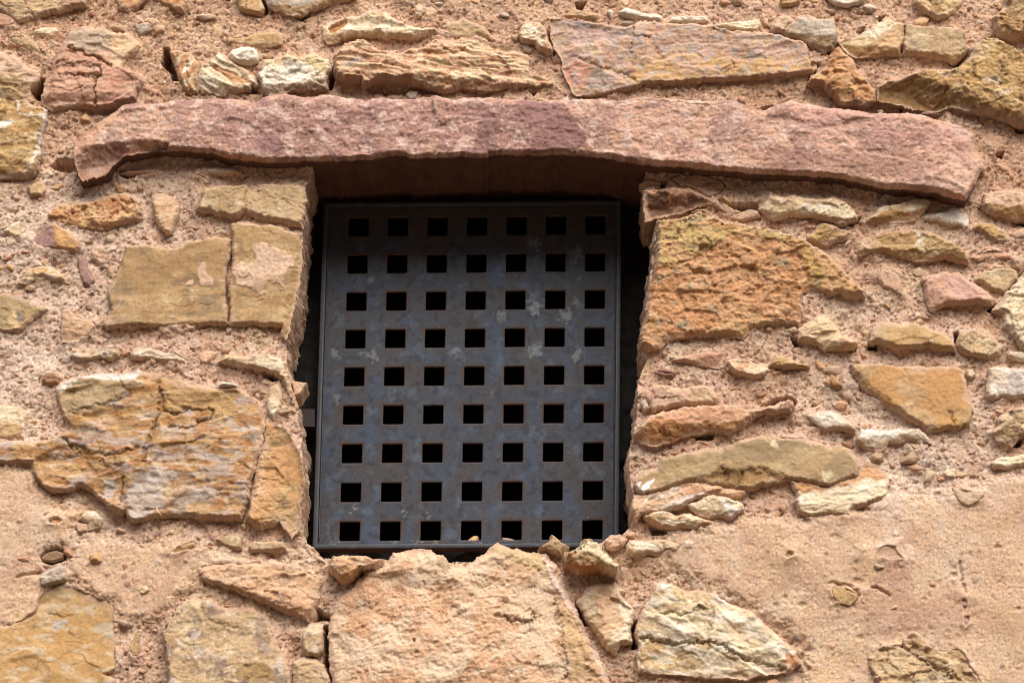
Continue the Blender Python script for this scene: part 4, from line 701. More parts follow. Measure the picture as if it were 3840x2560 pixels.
# ---- under the window and bottom right
S('L', [(745, 1230), (740, 1100), (780, 960), (830, 860), (940, 780), (1000, 690), (1060, 620), (1180, 590), (1250, 540), (1270, 480), (1380, 460), (1490, 430), (1600, 440), (1640, 480), (1720, 500), (1775, 590), (1900, 580), (2000, 500), (2100, 440), (2166, 385), (2276, 430), (2400, 460), (2526, 478), (2576, 475), (2656, 580), (2716, 700), (2766, 840), (2846, 990), (2896, 1130), (2976, 1270), (3066, 1420), (3126, 1568), (3180, 1700), (790, 1700), (760, 1480), (745, 1350)],
  'peach', P=.075, chip=.007, cf=7, low=.012, fine=.0022, pit=.003, r=.03, rb=.012, tilt=(0, -.10), edge=.02, wob=.005, skirt=.1,
  feats=[('scatter', (212, 162, 120), 9, .05, .45, 1), ('scatter', (232, 206, 174), 10, .0, .6, 1), ('scatter', (226, 206, 182), 30, .25, .5, 1), ('patch', [(2166, 385), (2526, 478), (2600, 640), (2400, 640), (2250, 540), (2060, 470)], (204, 176, 128), .012, .006, .85), ('patch', [(1640, 490), (1700, 500), (1775, 590), (1740, 630), (1650, 630)], (186, 160, 128), .004, .003, .9), ('patch', [(2530, 478), (2590, 480), (2690, 700), (2760, 850), (2856, 1070), (2986, 1300), (3116, 1560), (3040, 1520), (2900, 1200), (2780, 980), (2640, 780), (2560, 600)], (232, 204, 184), .004, .003, .9, .004), ('patch', [(2650, 900), (2880, 1060), (3000, 1560), (2800, 1560), (2720, 1250)], (206, 172, 120), .02, .01, .7), ('fold', (2540, 500), (3000, 1560), (2900, 1200), .35), ('fold', (1270, 480), (1380, 900), (1100, 700), .12), ('fold', (1330, 560), (2240, 480), (1700, 440), .35), ('dent', [(1540, 740), (1800, 720), (1820, 950), (1650, 1100), (1540, 900)], .012, .02), ('dent', [(1280, 1180), (1500, 1120), (1500, 1220), (1350, 1290)], .008, .015), ('crack', [(2150, 1010), (2300, 1080), (2450, 1060), (2480, 980)], .004, .012), ('crack', [(2650, 900), (2700, 1200), (2750, 1560)], .003, .008), ('dent', [(1430, 1205), (1455, 1205), (1455, 1228), (1430, 1228)], .014, .003)],
  label='massive peach boulder below the window sill with two humps')
S('L', [(520, 1160), (580, 1070), (700, 1050), (695, 1150), (710, 1220), (700, 1300), (660, 1345), (570, 1335), (525, 1300)], 'buff', P=.045, chip=.004, feats=[('patch', [(520, 1150), (590, 1060), (700, 1050), (690, 1140)], (226, 200, 162), .003, .003, .9), ('fold', (520, 1160), (700, 1145), (600, 1080), .5), ('scatter', (216, 200, 180), 40, .1, .7, 1)])
S('L', [(440, 1380), (540, 1350), (640, 1360), (710, 1420), (750, 1520), (780, 1700), (450, 1700)], 'buff', P=.05, r=.03, chip=.003, feats=[('crack', [(490, 1500), (620, 1490), (720, 1500)], .0015, .003)])
S('L', [(415, 1160), (450, 1130), (515, 1140), (500, 1200), (430, 1210)], 'brown', P=.024, r=.016)
S('M', [(1220, 410), (1260, 365), (1400, 370), (1540, 355), (1620, 380), (1695, 405), (1660, 465), (1560, 465), (1500, 500), (1400, 490), (1270, 515), (1225, 470)], 'cream', P=.042, strata=.003, feats=[('crack', [(1545, 360), (1530, 410), (1555, 465)], .002, .008), ('fold', (1230, 460), (1690, 440), (1450, 510), .4)])
S('M', [(1375, 165), (1450, 130), (1550, 112), (1640, 160), (1750, 140), (1850, 175), (1950, 210), (1940, 240), (1820, 265), (1730, 270), (1570, 270), (1480, 240), (1400, 200)], 'cream', P=.05, strata=.003, chip=.006, feats=[('fold', (1380, 190), (1950, 230), (1650, 270), .6), ('scatter', (198, 144, 84), 24, .1, .6, 2)])
S('M', [(1725, 75), (1800, 50), (1880, 5), (1960, -20), (2080, 5), (2200, 60), (2225, 100), (2180, 150), (2110, 205), (2000, 175), (1900, 185), (1820, 150)], 'cream', P=.045, chip=.007, feats=[('patch', [(1990, 10), (2080, 20), (2140, 130), (2220, 100), (2110, 205), (2050, 150)], (228, 220, 212), .006, .003, .9), ('fold', (1740, 110), (2180, 130), (1950, 190), .5)])
S('M', [(810, 890), (860, 820), (900, 750), (1000, 725), (1130, 720), (1180, 760), (1220, 790), (1190, 830), (1250, 900), (1300, 980), (1280, 1080), (1265, 1130), (1280, 1230), (1190, 1250), (1140, 1340), (1080, 1290), (1020, 1230), (960, 1140), (900, 1040), (850, 960)], 'cream', P=.06, chip=.009, cf=12, tilt=(-.04, -.1), feats=[('patch', [(810, 890), (960, 750), (1060, 900), (1080, 1100), (1020, 1220), (900, 1040)], (190, 168, 134), .015, .01, .7), ('fold', (960, 740), (1150, 1330), (850, 1000), .35), ('patch', [(970, 880), (1030, 890), (1040, 940), (980, 930)], (204, 140, 100), .003, .002, .8, .003), ('fold', (1060, 1230), (1280, 1220), (1170, 1320), .7), ('scatter', (214, 164, 118), 12, .1, .6, 1)], label='upright cream stone with a ridge, between the boulder and the layered stone')
S('M', [(1290, 1160), (1330, 1000), (1370, 950), (1430, 830), (1450, 730), (1560, 715), (1640, 750), (1720, 790), (1900, 800), (2000, 830), (2090, 890), (2258, 954), (2400, 1070), (2514, 1173), (2660, 1310), (2697, 1400), (2600, 1475), (2330, 1515), (2250, 1540), (2100, 1530), (1900, 1520), (1670, 1500), (1500, 1490), (1330, 1470), (1310, 1350), (1330, 1250)], 'cream', P=.05, chip=.009, cf=10, strata=.003, sf=22, ang=-.3, low=.006, tilt=(0, -.02),
  feats=[('patch', [(1360, 950), (1440, 830), (1560, 750), (1920, 800), (1950, 920), (1700, 960), (1500, 980)], (200, 168, 116), .015, .008, .75), ('patch', [(1440, 740), (1560, 715), (1620, 770), (1440, 820)], (232, 222, 208), .006, .004, .85), ('patch', [(1930, 800), (2090, 890), (2060, 930), (1940, 900)], (228, 220, 208), .006, .004, .85), ('patch', [(1340, 1200), (1600, 1200), (1700, 1280), (1650, 1420), (1340, 1420)], (204, 162, 96), .015, .008, .75), ('patch', [(1680, 1250), (1930, 1250), (1920, 1440), (1680, 1480)], (190, 156, 104), .015, .008, .7), ('scatter', (236, 224, 202), 14, .05, .75, 2.4), ('patch', [(2560, 1330), (2690, 1320), (2697, 1420), (2590, 1480)], (196, 128, 74), .008, .005, .85), ('crack', [(1340, 1190), (1560, 1240), (1800, 1225), (1980, 1245), (2150, 1340), (2330, 1390), (2450, 1430), (2600, 1470)], .0028, .014), ('crack', [(1330, 1000), (1520, 975), (1680, 1000), (1860, 950)], .004, .008), ('fold', (1310, 1120), (1900, 1190), (1600, 1280), .2), ('crack', [(1950, 960), (1930, 1150), (1900, 1350)], .003, .006), ('dent', [(1700, 780), (1940, 800), (1900, 920), (1750, 900)], .006, .01)],
  label='wide layered cream and ochre stone with a long crack at bottom right')
S('M', [(1045, 370), (1100, 320), (1180, 320), (1240, 360), (1210, 420), (1130, 455), (1060, 440)], 'knob', P=.045, chip=.010, cf=40, r=.025, sub=-.004)
S('M', [(1220, 330), (1270, 295), (1310, 310), (1300, 350), (1240, 355)], 'peach', P=.03, chip=.006, cf=40)
S('N', [(610, 800), (640, 740), (720, 760), (800, 800), (855, 850), (820, 900), (780, 935), (690, 915), (630, 870)], 'ochre', P=.046, sub=.003, r=.02, chip=.002, feats=[('scatter', (214, 172, 130), 16, 0, .7, 1)], label='smooth ochre pebble set in a hole of the plaster')
S('N', [(925, 1370), (1000, 1290), (1040, 1230), (1110, 1250), (1200, 1240), (1220, 1180), (1280, 1130), (1340, 1140), (1400, 1200), (1480, 1280), (1580, 1290), (1680, 1270), (1750, 1320), (1790, 1420), (1850, 1500), (1910, 1600), (1960, 1720), (1080, 1720), (990, 1560), (940, 1440)], 'buff', P=.050, sub=.003, chip=.013, cf=13, low=.006, fine=.0006, feats=[('crack', [(1100, 1250), (1080, 1400), (1200, 1480), (1310, 1510), (1300, 1600)], .0025, .008), ('crack', [(1200, 1250), (1350, 1380), (1500, 1440), (1700, 1560)], .004, .012), ('crack', [(1310, 1510), (1460, 1470), (1560, 1400)], .002, .006), ('patch', [(1215, 1180), (1290, 1130), (1380, 1250), (1580, 1380), (1480, 1410), (1330, 1320)], (160, 122, 78), .005, .004, .8), ('patch', [(1680, 1280), (1780, 1400), (1920, 1640), (1840, 1640), (1700, 1400)], (170, 138, 98), .01, .008, .7)], label='crumpled buff stone showing through the plaster at the bottom')
S('N', [(1700, 860), (1755, 860), (1770, 930), (1740, 1000), (1800, 1000), (1780, 1080), (1740, 1135), (1715, 1080), (1720, 960)], 'purple', P=.036, sub=.004, chip=.006, cf=40)
S('N', [(845, 420), (870, 405), (905, 450), (870, 470)], 'cream', P=.045)
S('N', [(985, 500), (1020, 430), (1080, 405), (1160, 420), (1180, 470), (1240, 540), (1150, 550), (1080, 540), (990, 520)], 'knob', P=.040, chip=.002, sub=.002)
S('N', [(210, 510), (250, 460), (310, 470), (320, 510), (250, 540)], 'knob', P=.040, r=.015)
# ---- loose stones lying on the sill
L1 = S('L', [(720, 590), (760, 490), (850, 455), (920, 465), (1050, 460), (1130, 500), (1220, 550), (1140, 610), (1020, 620), (960, 690), (890, 740), (830, 710), (760, 640)], 'peach', P=.06, chip=.008, cf=16, r=.025, feats=[('scatter', (230, 206, 176), 14, -.05, .7, 1), ('fold', (760, 600), (1100, 590), (880, 720), .6), ('patch', [(820, 640), (1010, 620), (880, 740)], (206, 150, 90), .006, .006, .7)], loose=.03, skirt=.03, label='knobbly peach stone resting at the left of the window sill', kind='loose_stone')
M1 = S('M', [(480, 420), (530, 390), (575, 360), (580, 315), (610, 310), (660, 345), (750, 400), (700, 460), (690, 500), (580, 480), (500, 450)], 'buff', P=.04, chip=.010, cf=16, feats=[('fold', (600, 310), (690, 500), (730, 400), .3), ('fold', (500, 430), (690, 440), (600, 490), .5)], loose=.03, skirt=.03, label='small buff stone on the sill left of the larger cream one', kind='loose_stone')
M2 = S('M', [(690, 520), (720, 450), (790, 400), (840, 360), (850, 330), (920, 312), (980, 340), (1030, 390), (1090, 460), (1160, 520), (1205, 570), (1190, 620), (1160, 675), (1100, 640), (1000, 620), (850, 640), (750, 600), (690, 570)], 'cream', P=.085, chip=.007, cf=12, r=.03, edge=.012, feats=[('patch', [(690, 500), (830, 480), (960, 530), (1120, 640), (850, 650), (690, 580)], (186, 118, 56), .006, .006, .9, -.008), ('fold', (700, 480), (1100, 610), (850, 640), .9), ('scatter', (226, 204, 160), 12, -.1, .5, 1)], loose=.03, skirt=.03, label='cream stone with an orange hollow underside on the sill', kind='loose_stone')
# ---------------------------------------------------------------- extents
XL, XR = -1.175, 1.175
ZT = float(world_at([[1920, -95]])[0, 1]); ZB = float(world_at([[1920, 2650]])[0, 1])


def props(o, label=None, cat_=None, group=None, kind=None):
    if label: o['label'] = label
    if cat_: o['category'] = cat_
    if group: o['group'] = group
    if kind: o['kind'] = kind
    return o


wall = bpy.data.objects.new('rubble_wall', None); COL.objects.link(wall)
props(wall, 'old rubble stone wall bedded in pinkish lime mortar around the barred window', 'wall')

# ---------------------------------------------------------------- build the stones
built = []
for o in STONES:
    r = make_stone(o)
    if r is not None: built.append((o, r))
parts = sorted([b for b in built if b[0].kind == 'stone'], key=lambda b: -b[0].area)
for i, (o, (v, c, q)) in enumerate(parts[:100]):
    w = Raw(); w.add(v, c, q)
    ob = w.build('stone', MAT[PAL_MAT.get(o.pal, o.pal)], wall)
    if o.label: ob['label'] = o.label
rest = Raw()
for o, (v, c, q) in parts[100:]:
    rest.add(v, c, q)
for o, (v, c, q) in built:
    if o.kind == 'lintel':
        w = Raw(); w.add(v, c, q)
        ob = w.build('lintel', MAT['pink'], wall); ob['label'] = o.label
    elif o.kind == 'loose_stone':
        cen = np.array([o.poly[:, 0].mean(), 0.0, o.poly[:, 1].min()])
        w = Raw(); w.add(v - cen, c, q)
        ob = w.build('loose_stone', MAT[PAL_MAT.get(o.pal, o.pal)])
        ob.location = cen
        props(ob, o.label, 'stone', 'loose stones on the window sill')

# ---------------------------------------------------------------- mortar and plaster: one relief, cut in two parts
OPEN = on_wall('Z', [(718, 345), (717, 410), (704, 430), (702, 500), (697, 540), (692, 600), (686, 680), (668, 750), (656, 790), (658, 820), (664, 860), (674, 905), (682, 930), (690, 970), (694, 1000), (696, 1060), (694, 1130), (692, 1190), (690, 1215), (705, 1245), (725, 1266), (742, 1280), (800, 1285), (900, 1285), (1000, 1295), (1080, 1290), (1200, 1275), (1260, 1272), (1330, 1266), (1390, 1245), (1430, 1228), (1452, 1205), (1455, 1170), (1450, 1130), (1448, 1080), (1442, 1050), (1452, 1010), (1462, 960), (1464, 900), (1472, 860), (1482, 830), (1478, 790), (1484, 700), (1494, 620), (1506, 540), (1508, 505), (1484, 490), (1480, 430), (1480, 400), (1482, 345)])
MRES = 0.0021
X, Z = np.meshgrid(np.arange(XL, XR, MRES, F32), np.arange(ZB, ZT, MRES, F32))
SD = np.full(X.shape, -1.0, F32); SUB = np.zeros(X.shape, F32)
for o, r in built:
    x0, x1, z0, z1 = [a + b for a, b in zip(o.win, (-.03, .03, -.03, .03))]
    i0, i1 = np.searchsorted(Z[:, 0], [z0, z1]); j0, j1 = np.searchsorted(X[0], [x0, x1])
    if i1 <= i0 or j1 <= j0: continue
    sx, sz = X[i0:i1, j0:j1], Z[i0:i1, j0:j1]
    dd = sd_poly(sx, sz, o.poly)
    SD[i0:i1, j0:j1] = np.maximum(SD[i0:i1, j0:j1], dd)
    if o.sub > .01:
        SUB[i0:i1, j0:j1] = np.maximum(SUB[i0:i1, j0:j1], (o.sub + .012) * sst(-.0015, .0025, dd))
wn = fbm(X, Z, 30, 4, 71) * .012 + fbm(X, Z, 130, 3, 72) * .004
PLA = np.full(X.shape, -1.0, F32)
for tile, pts in [('Z', [(1540, 1230), (1700, 1192), (1850, 1198), (1990, 1165), (2050, 1110), (2120, 1150), (2220, 1120), (2300, 1095), (2460, 1060), (2460, 1660), (1830, 1660), (1850, 1500), (1800, 1440), (1720, 1390), (1620, 1340), (1520, 1305)]),
                  ('Z', [(-80, 1070), (60, 1085), (110, 1140), (190, 1180), (150, 1240), (100, 1260), (90, 1320), (130, 1340), (105, 1400), (60, 1440), (-80, 1470)]),
                  ('Z', [(160, 1245), (250, 1235), (420, 1250), (600, 1290), (470, 1320), (440, 1345), (360, 1430), (290, 1430), (270, 1390), (200, 1360), (150, 1330)])]:
    PLA = np.maximum(PLA, sd_poly(X, Z, on_wall(tile, pts)))
PLA = PLA + wn * 1.3
pm = sst(-.022, .022, PLA + .010 * fbm(X, Z, 22, 3, 73))
rough = 1 - 0.72 * pm
Hm = .007 * fbm(X, Z, 4, 3, 81) + rough * (.009 * fbm(X, Z, 9, 3, 82) + .003 * chips(X, Z, 24, 83) + .0022 * np.abs(fbm(X, Z, 34, 3, 84)) + .0016 * fbm(X, Z, 80, 3, 85))
Hm += .0020 * fbm(X, Z, 150, 3, 86, .75) * (0.12 + 0.88 * rough) + pm * .015
Hm -= (.005 * rough) * sst(.32, .65, fbm(X, Z, 52, 3, 87)) + rough * .004 * sst(.35, .6, fbm(X, Z, 120, 2, 88))
# grit: round grains set in the lime
GC = []
for fr, thr, amp, sd_ in ((46, .12, .003, 301), (85, .2, .0018, 302), (170, .3, .0009, 303)):
    f1, f2, idn, ox, oy = cells(X + wn * .3, Z + wn * .3, fr, sd_, .8)
    sz_ = 0.2 + 0.2 * rehash(idn, 7)
    on = (rehash(idn, 4) < thr * (1 - .55 * pm))
    b = np.clip(1 - f1 / sz_, 0, 1)
    Hm += np.where(on, amp * np.sqrt(b), 0)
    GC.append((np.where(on, sst(0, .25, b), 0), rehash(idn, 9), rehash(idn, 10)))
# next to the stones the bedding either laps up or has washed back
lip = fbm(X, Z, 7, 3, 89)
near = np.exp(np.minimum(SD, 0) / .014)
Hm += near * (.008 * lip + .006 * fbm(X, Z, 26, 3, 90) + .0045)
Hm -= (.034) * sst(.002, .012, SD) + SUB
dark = [('A', [(1375, 405), (1410, 415), (1480, 560), (1510, 700), (1450, 690), (1440, 600), (1360, 540)], .07), ('A', [(340, 640), (400, 690), (355, 790), (345, 860), (280, 820), (250, 770)], .07), ('B', [(740, 640), (780, 600), (805, 660), (775, 755), (740, 755)], .06), ('B', [(470, 135), (590, 105), (520, 178)], .05), ('B', [(190, -20), (235, 60), (235, 110), (205, 110), (175, -20)], .05), ('A', [(435, 1400), (480, 1340), (560, 1330), (640, 1370), (660, 1450), (560, 1445), (460, 1430)], .035),
        ('C', [(575, 30), (665, 20), (640, 82), (590, 78)], .05), ('C', [(340, 270), (410, 410), (400, 470), (370, 400)], .05), ('C', [(190, 760), (265, 765), (230, 805)], .05), ('C', [(2140, 905), (2245, 885), (2210, 940)], .05), ('D', [(830, 275), (905, 240), (880, 295)], .05), ('D', [(1170, 880), (1230, 850), (1285, 930), (1210, 965)], .06), ('D', [(2130, 1055), (2320, 1050), (2320, 1130), (2180, 1115)], .06), ('D', [(1610, 540), (1730, 495), (1670, 585)], .06), ('D', [(1010, 160), (1065, 145), (1030, 195)], .04), ('D', [(1995, 1310), (2065, 1285), (2050, 1345)], .04), ('D', [(650, 360), (695, 370), (650, 430), (600, 470), (580, 440)], .05),
        ('G', [(960, 370), (1220, 370), (1225, 425), (1080, 445)], .04), ('G', [(1910, 560), (2070, 495), (2050, 545)], .05), ('G', [(390, 170), (445, 185), (430, 240), (400, 235)], .05), ('H', [(1845, 370), (1890, 385), (1870, 425)], .05), ('H', [(2150, 535), (2320, 530), (2320, 585)], .06), ('H', [(1910, 1240), (2000, 1230), (1965, 1300)], .06), ('H', [(2040, 1115), (2240, 940), (2240, 1010), (2100, 1140)], .05),
        ('I', [(1490, 150), (1560, 170), (1600, 220), (1540, 230)], .05), ('I', [(1960, 245), (2045, 225), (2035, 265)], .04), ('I', [(2145, 190), (2225, 180), (2215, 240), (2145, 240)], .06), ('I', [(1240, 715), (1400, 650), (1500, 650), (1540, 690), (1520, 730), (1420, 680), (1320, 720)], .05), ('I', [(640, 965), (860, 930), (840, 1000), (700, 1010)], .04), ('F', [(1850, 395), (1900, 395), (1950, 425), (1900, 445)], .06), ('J', [(2140, 1065), (2220, 985), (2210, 1055)], .06), ('J', [(1635, 130), (1675, 115), (1690, 210), (1650, 205)], .05), ('K', [(335, 510), (385, 455), (480, 440), (560, 470), (560, 545), (470, 565), (360, 560)], .018),
        ('L', [(640, 960), (745, 1005), (745, 1060), (640, 1045)], .06), ('L', [(700, 1100), (750, 1120), (755, 1360), (775, 1560), (700, 1400), (715, 1250)], .06), ('M', [(800, 890), (850, 965), (930, 1090), (870, 1090), (815, 980)], .06), ('M', [(1262, 1080), (1315, 1050), (1325, 1180), (1335, 1265), (1280, 1275)], .07), ('N', [(595, 735), (640, 722), (865, 845), (800, 935), (740, 800)], .010), ('M', [(1430, 250), (1560, 250), (1560, 330), (1440, 330)], .03), ('D', [(440, 560), (520, 560), (470, 660), (420, 690)], .04), ('B', [(1030, 700), (1800, 740), (1700, 800), (1100, 790)], .015), ('A', [(1000, 1435), (1150, 1440), (1120, 1510), (1010, 1480)], .03), ('J', [(940, 185), (1020, 180), (1010, 240), (935, 232)], .06), ('B', [(0, 700), (150, 740), (180, 800), (60, 790)], .03)]
for tile, pts, dep in dark:
    P = on_wall(tile, pts)
    x0, z0 = P.min(0) - .015; x1, z1 = P.max(0) + .015
    i0, i1 = np.searchsorted(Z[:, 0], [z0, z1]); j0, j1 = np.searchsorted(X[0], [x0, x1])
    if i1 <= i0 or j1 <= j0: continue
    sl = (slice(i0, i1), slice(j0, j1))
    Hm[sl] -= dep * sst(-.003, .006, sd_poly(X[sl] + wn[sl] * .4, Z[sl] + wn[sl] * .4, P))
# small bruises and scars in the plaster
for k in range(12):
    u, v_ = HERE.uniform(2700, 3840), HERE.uniform(1980, 2560)
    cx_, cz_ = world_at([[u, v_]])[0]; r_ = HERE.uniform(.004, .011)
    rr = np.hypot((X - cx_) / HERE.uniform(.8, 1.8), Z - cz_) + wn * .5
    Hm -= r_ * .5 * sst(r_, r_ * .4, rr) * pm
for pts in ([(3600, 2110), (3605, 2180), (3612, 2230)], [(3270, 2205), (3300, 2215), (3330, 2240)], [(70, 2165), (110, 2160), (150, 2150)], [(3140, 2195), (3180, 2200), (3220, 2235)]):
    Hm -= .008 * np.exp(-(d_line(X + wn * .5, Z + wn * .5, world_at(pts)) / .003) ** 2)
# colour
high = sst(ZC + .25, ZC + .62, Z + .12 * fbm(X, Z, 5, 2, 95))
Cm = np.ones(X.shape + (3,), F32) * (lin((218, 181, 154)) * ALB).astype(F32)
Cm = mixc(Cm, (206, 160, 124), sst(-.1, .5, fbm(X, Z, 6, 4, 91)) * .55 + high * .5)
Cm = mixc(Cm, (222, 198, 170), sst(.0, .5, fbm(X, Z, 8, 4, 92)) * .75 * (1 - .7 * high))
Cm = mixc(Cm, (220, 184, 144), sst(.0, .4, fbm(X, Z, 10, 4, 93)) * .5 + pm * .5)
Cm = mixc(Cm, (190, 142, 114), sst(.15, .6, fbm(X, Z, 34, 4, 94)) * .5 * rough)
Cm = mixc(Cm, (224, 200, 180), sst(.2, .6, fbm(X, Z, 60, 4, 96)) * .5)
tints = np.array([lin(c) for c in ((220, 200, 178), (186, 150, 132), (200, 150, 118), (168, 128, 118), (226, 214, 196), (196, 168, 140), (180, 120, 90), (160, 148, 138))], F32) * ALB
for m_, h1, h2 in GC:
    tc = tints[(h1 * 7.99).astype(int)]
    a = (m_ * (.35 + .5 * h2))[..., None]
    Cm = Cm * (1 - a) + tc * a
wh = _unit(_hash((X * 9000).astype(np.int64), (Z * 9000).astype(np.int64), 5))
for tx_, tz_, r_ in ((60, 830, .22), (110, 560, .20), (2080, 1010, .26), (300, 430, .16)):
    c_ = world_at(np.array([[tx_, tz_]]) * (3840 / 2352))[0]
    Cm = mixc(Cm, (228, 202, 182), sst(1.1, .2, np.hypot(X - c_[0], Z - c_[1]) / r_ + .7 * fbm(X, Z, 12, 4, 110 + tx_)) * .65)
Cm = mixc(Cm, (192, 150, 122), pm * sst(.0, .6, fbm(X + .3 * fbm(X, Z, 3, 2, 98), Z, 5, 5, 99)) * .7)
Cm = mixc(Cm, (226, 202, 176), pm * sst(.1, .6, fbm(X, Z * .6, 9, 5, 100)) * .5)
Cm *= (1 + (.30 - .08 * pm) * (wh - .5) + (.26 - .10 * pm) * fbm(X, Z, 210, 3, 97, .7))[..., None]
Cm = np.where((wh > .988)[..., None], Cm * 1.5, Cm); Cm = np.where((wh < .012)[..., None], Cm * .5, Cm)
Cm = np.clip(desat(Cm, .90), .015, .85)
do = sd_poly(X + wn * .35, Z + wn * .35, OPEN)
gz, gx = np.gradient(-do, MRES); gl = np.sqrt(gx * gx + gz * gz) + 1e-6; gx /= gl; gz /= gl
avg = lambda a: .25 * (a[:-1, :-1] + a[1:, :-1] + a[:-1, 1:] + a[1:, 1:])
keep = avg(do) < 0
nearE = np.zeros(X.shape, bool)
nearE[:-1, :-1] |= ~keep; nearE[1:, :-1] |= ~keep; nearE[:-1, 1:] |= ~keep; nearE[1:, 1:] |= ~keep
nearE &= np.abs(do) < MRES * 1.6
XX = np.where(nearE, X + gx * do, X); ZZ = np.where(nearE, Z + gz * do, Z)
pk = avg(PLA) > 0
w = Raw(); w.add(*relief(XX, ZZ, Hm, Cm, keep & ~pk, skirt=.225, steps=14, amp=.014, seed=500)); ob = w.build('mortar', MAT['mortar'], wall)
w = Raw(); w.add(*relief(XX, ZZ, Hm, Cm, keep & pk, skirt=.05, steps=2, amp=0, seed=501)); ob = w.build('plaster', MAT['plaster'], wall)
ob['label'] = 'smoother sandy plaster left over the stones'

# ---------------------------------------------------------------- loose grit and pebbles set in the mortar
def cube_sphere(n):
    vs, qs, key = [], [], {}
    def vid(p):
        k = tuple(np.round(p, 5))
        if k not in key: key[k] = len(vs); vs.append(p)
        return key[k]
    for ax in range(3):
        for sg in (-1, 1):
            for i in range(n):
                for j in range(n):
                    q = []
                    for di, dj in ((0, 0), (1, 0), (1, 1), (0, 1)):
                        a, b = math.tan((-1 + 2 * (i + di) / n) * math.pi / 4), math.tan((-1 + 2 * (j + dj) / n) * math.pi / 4)
                        p = np.zeros(3); p[ax] = sg; p[(ax + 1) % 3] = a * sg; p[(ax + 2) % 3] = b
                        q.append(vid(p / np.linalg.norm(p)))
                    qs.append(q)
    return np.array(vs), np.array(qs)


SPH_V, SPH_Q = cube_sphere(6)


def pebble(rs, r, flat=.7, ang=.35):
    v = SPH_V.copy()
    k = rs.randint(1, 9999)
    n = fbm(v[:, 0] * 1.1 + 5 + k, v[:, 1] * 1.1 + v[:, 2] * 1.7, 1.0, 3, k)
    v = v * (1 + ang * n)[:, None]
    for _ in range(rs.randint(2, 6)):          # broken faces
        d = rs.normal(size=3); d /= np.linalg.norm(d); c = rs.uniform(.45, .85)
        e = np.maximum(v @ d - c, 0); v = v - e[:, None] * d
    sc = np.array([rs.uniform(.8, 1.6), rs.uniform(.6, .9), rs.uniform(.55, 1.0) * (.6 + flat * .5)])
    v = v * sc * r
    a = rs.uniform(-.8, .8); ca, sa = math.cos(a), math.sin(a)
    return np.stack([v[:, 0] * ca - v[:, 2] * sa, v[:, 1], v[:, 0] * sa + v[:, 2] * ca], 1)


PEB = [(228, 206, 176), (206, 160, 120), (200, 146, 118), (190, 160, 140), (216, 178, 134), (196, 150, 92), (224, 212, 196), (190, 136, 110), (200, 170, 140), (184, 168, 154), (210, 160, 124), (204, 168, 140)]
rs = np.random.RandomState(42)
count = 0
while count < 900:
    x, z = rs.uniform(XL + .02, XR - .02), rs.uniform(ZB + .02, ZT - .02)
    j, i = int((x - XL) / MRES), int((z - ZB) / MRES)
    if SD[i, j] > -.004 or do[i, j] > -.004: continue
    if PLA[i, j] > 0 and rs.rand() < .93: continue
    r = float(np.clip(rs.lognormal(math.log(.0046), .55), .0026, .016))
    if -SD[i, j] < r * .9: r = max(.0028, -SD[i, j])
    v = pebble(rs, r)
    c0 = (lin(PEB[rs.randint(len(PEB))]) * .55 + lin((208, 172, 142)) * .45) * ALB * rs.uniform(.8, 1.1)
    l = 1 + .2 * fbm(v[:, 0] + x, v[:, 2] + z, 260, 3, count)
    v = v + np.array([x, -Hm[i, j] - r * rs.uniform(-.45, .2), z])
    rest.add(v, np.clip(c0[None] * l[:, None], .02, .85), SPH_Q); count += 1
ob = rest.build('pebbles', MAT['pebble'], wall)
props(ob, 'small stones and pebbles scattered through the mortar', None, None, 'stuff')

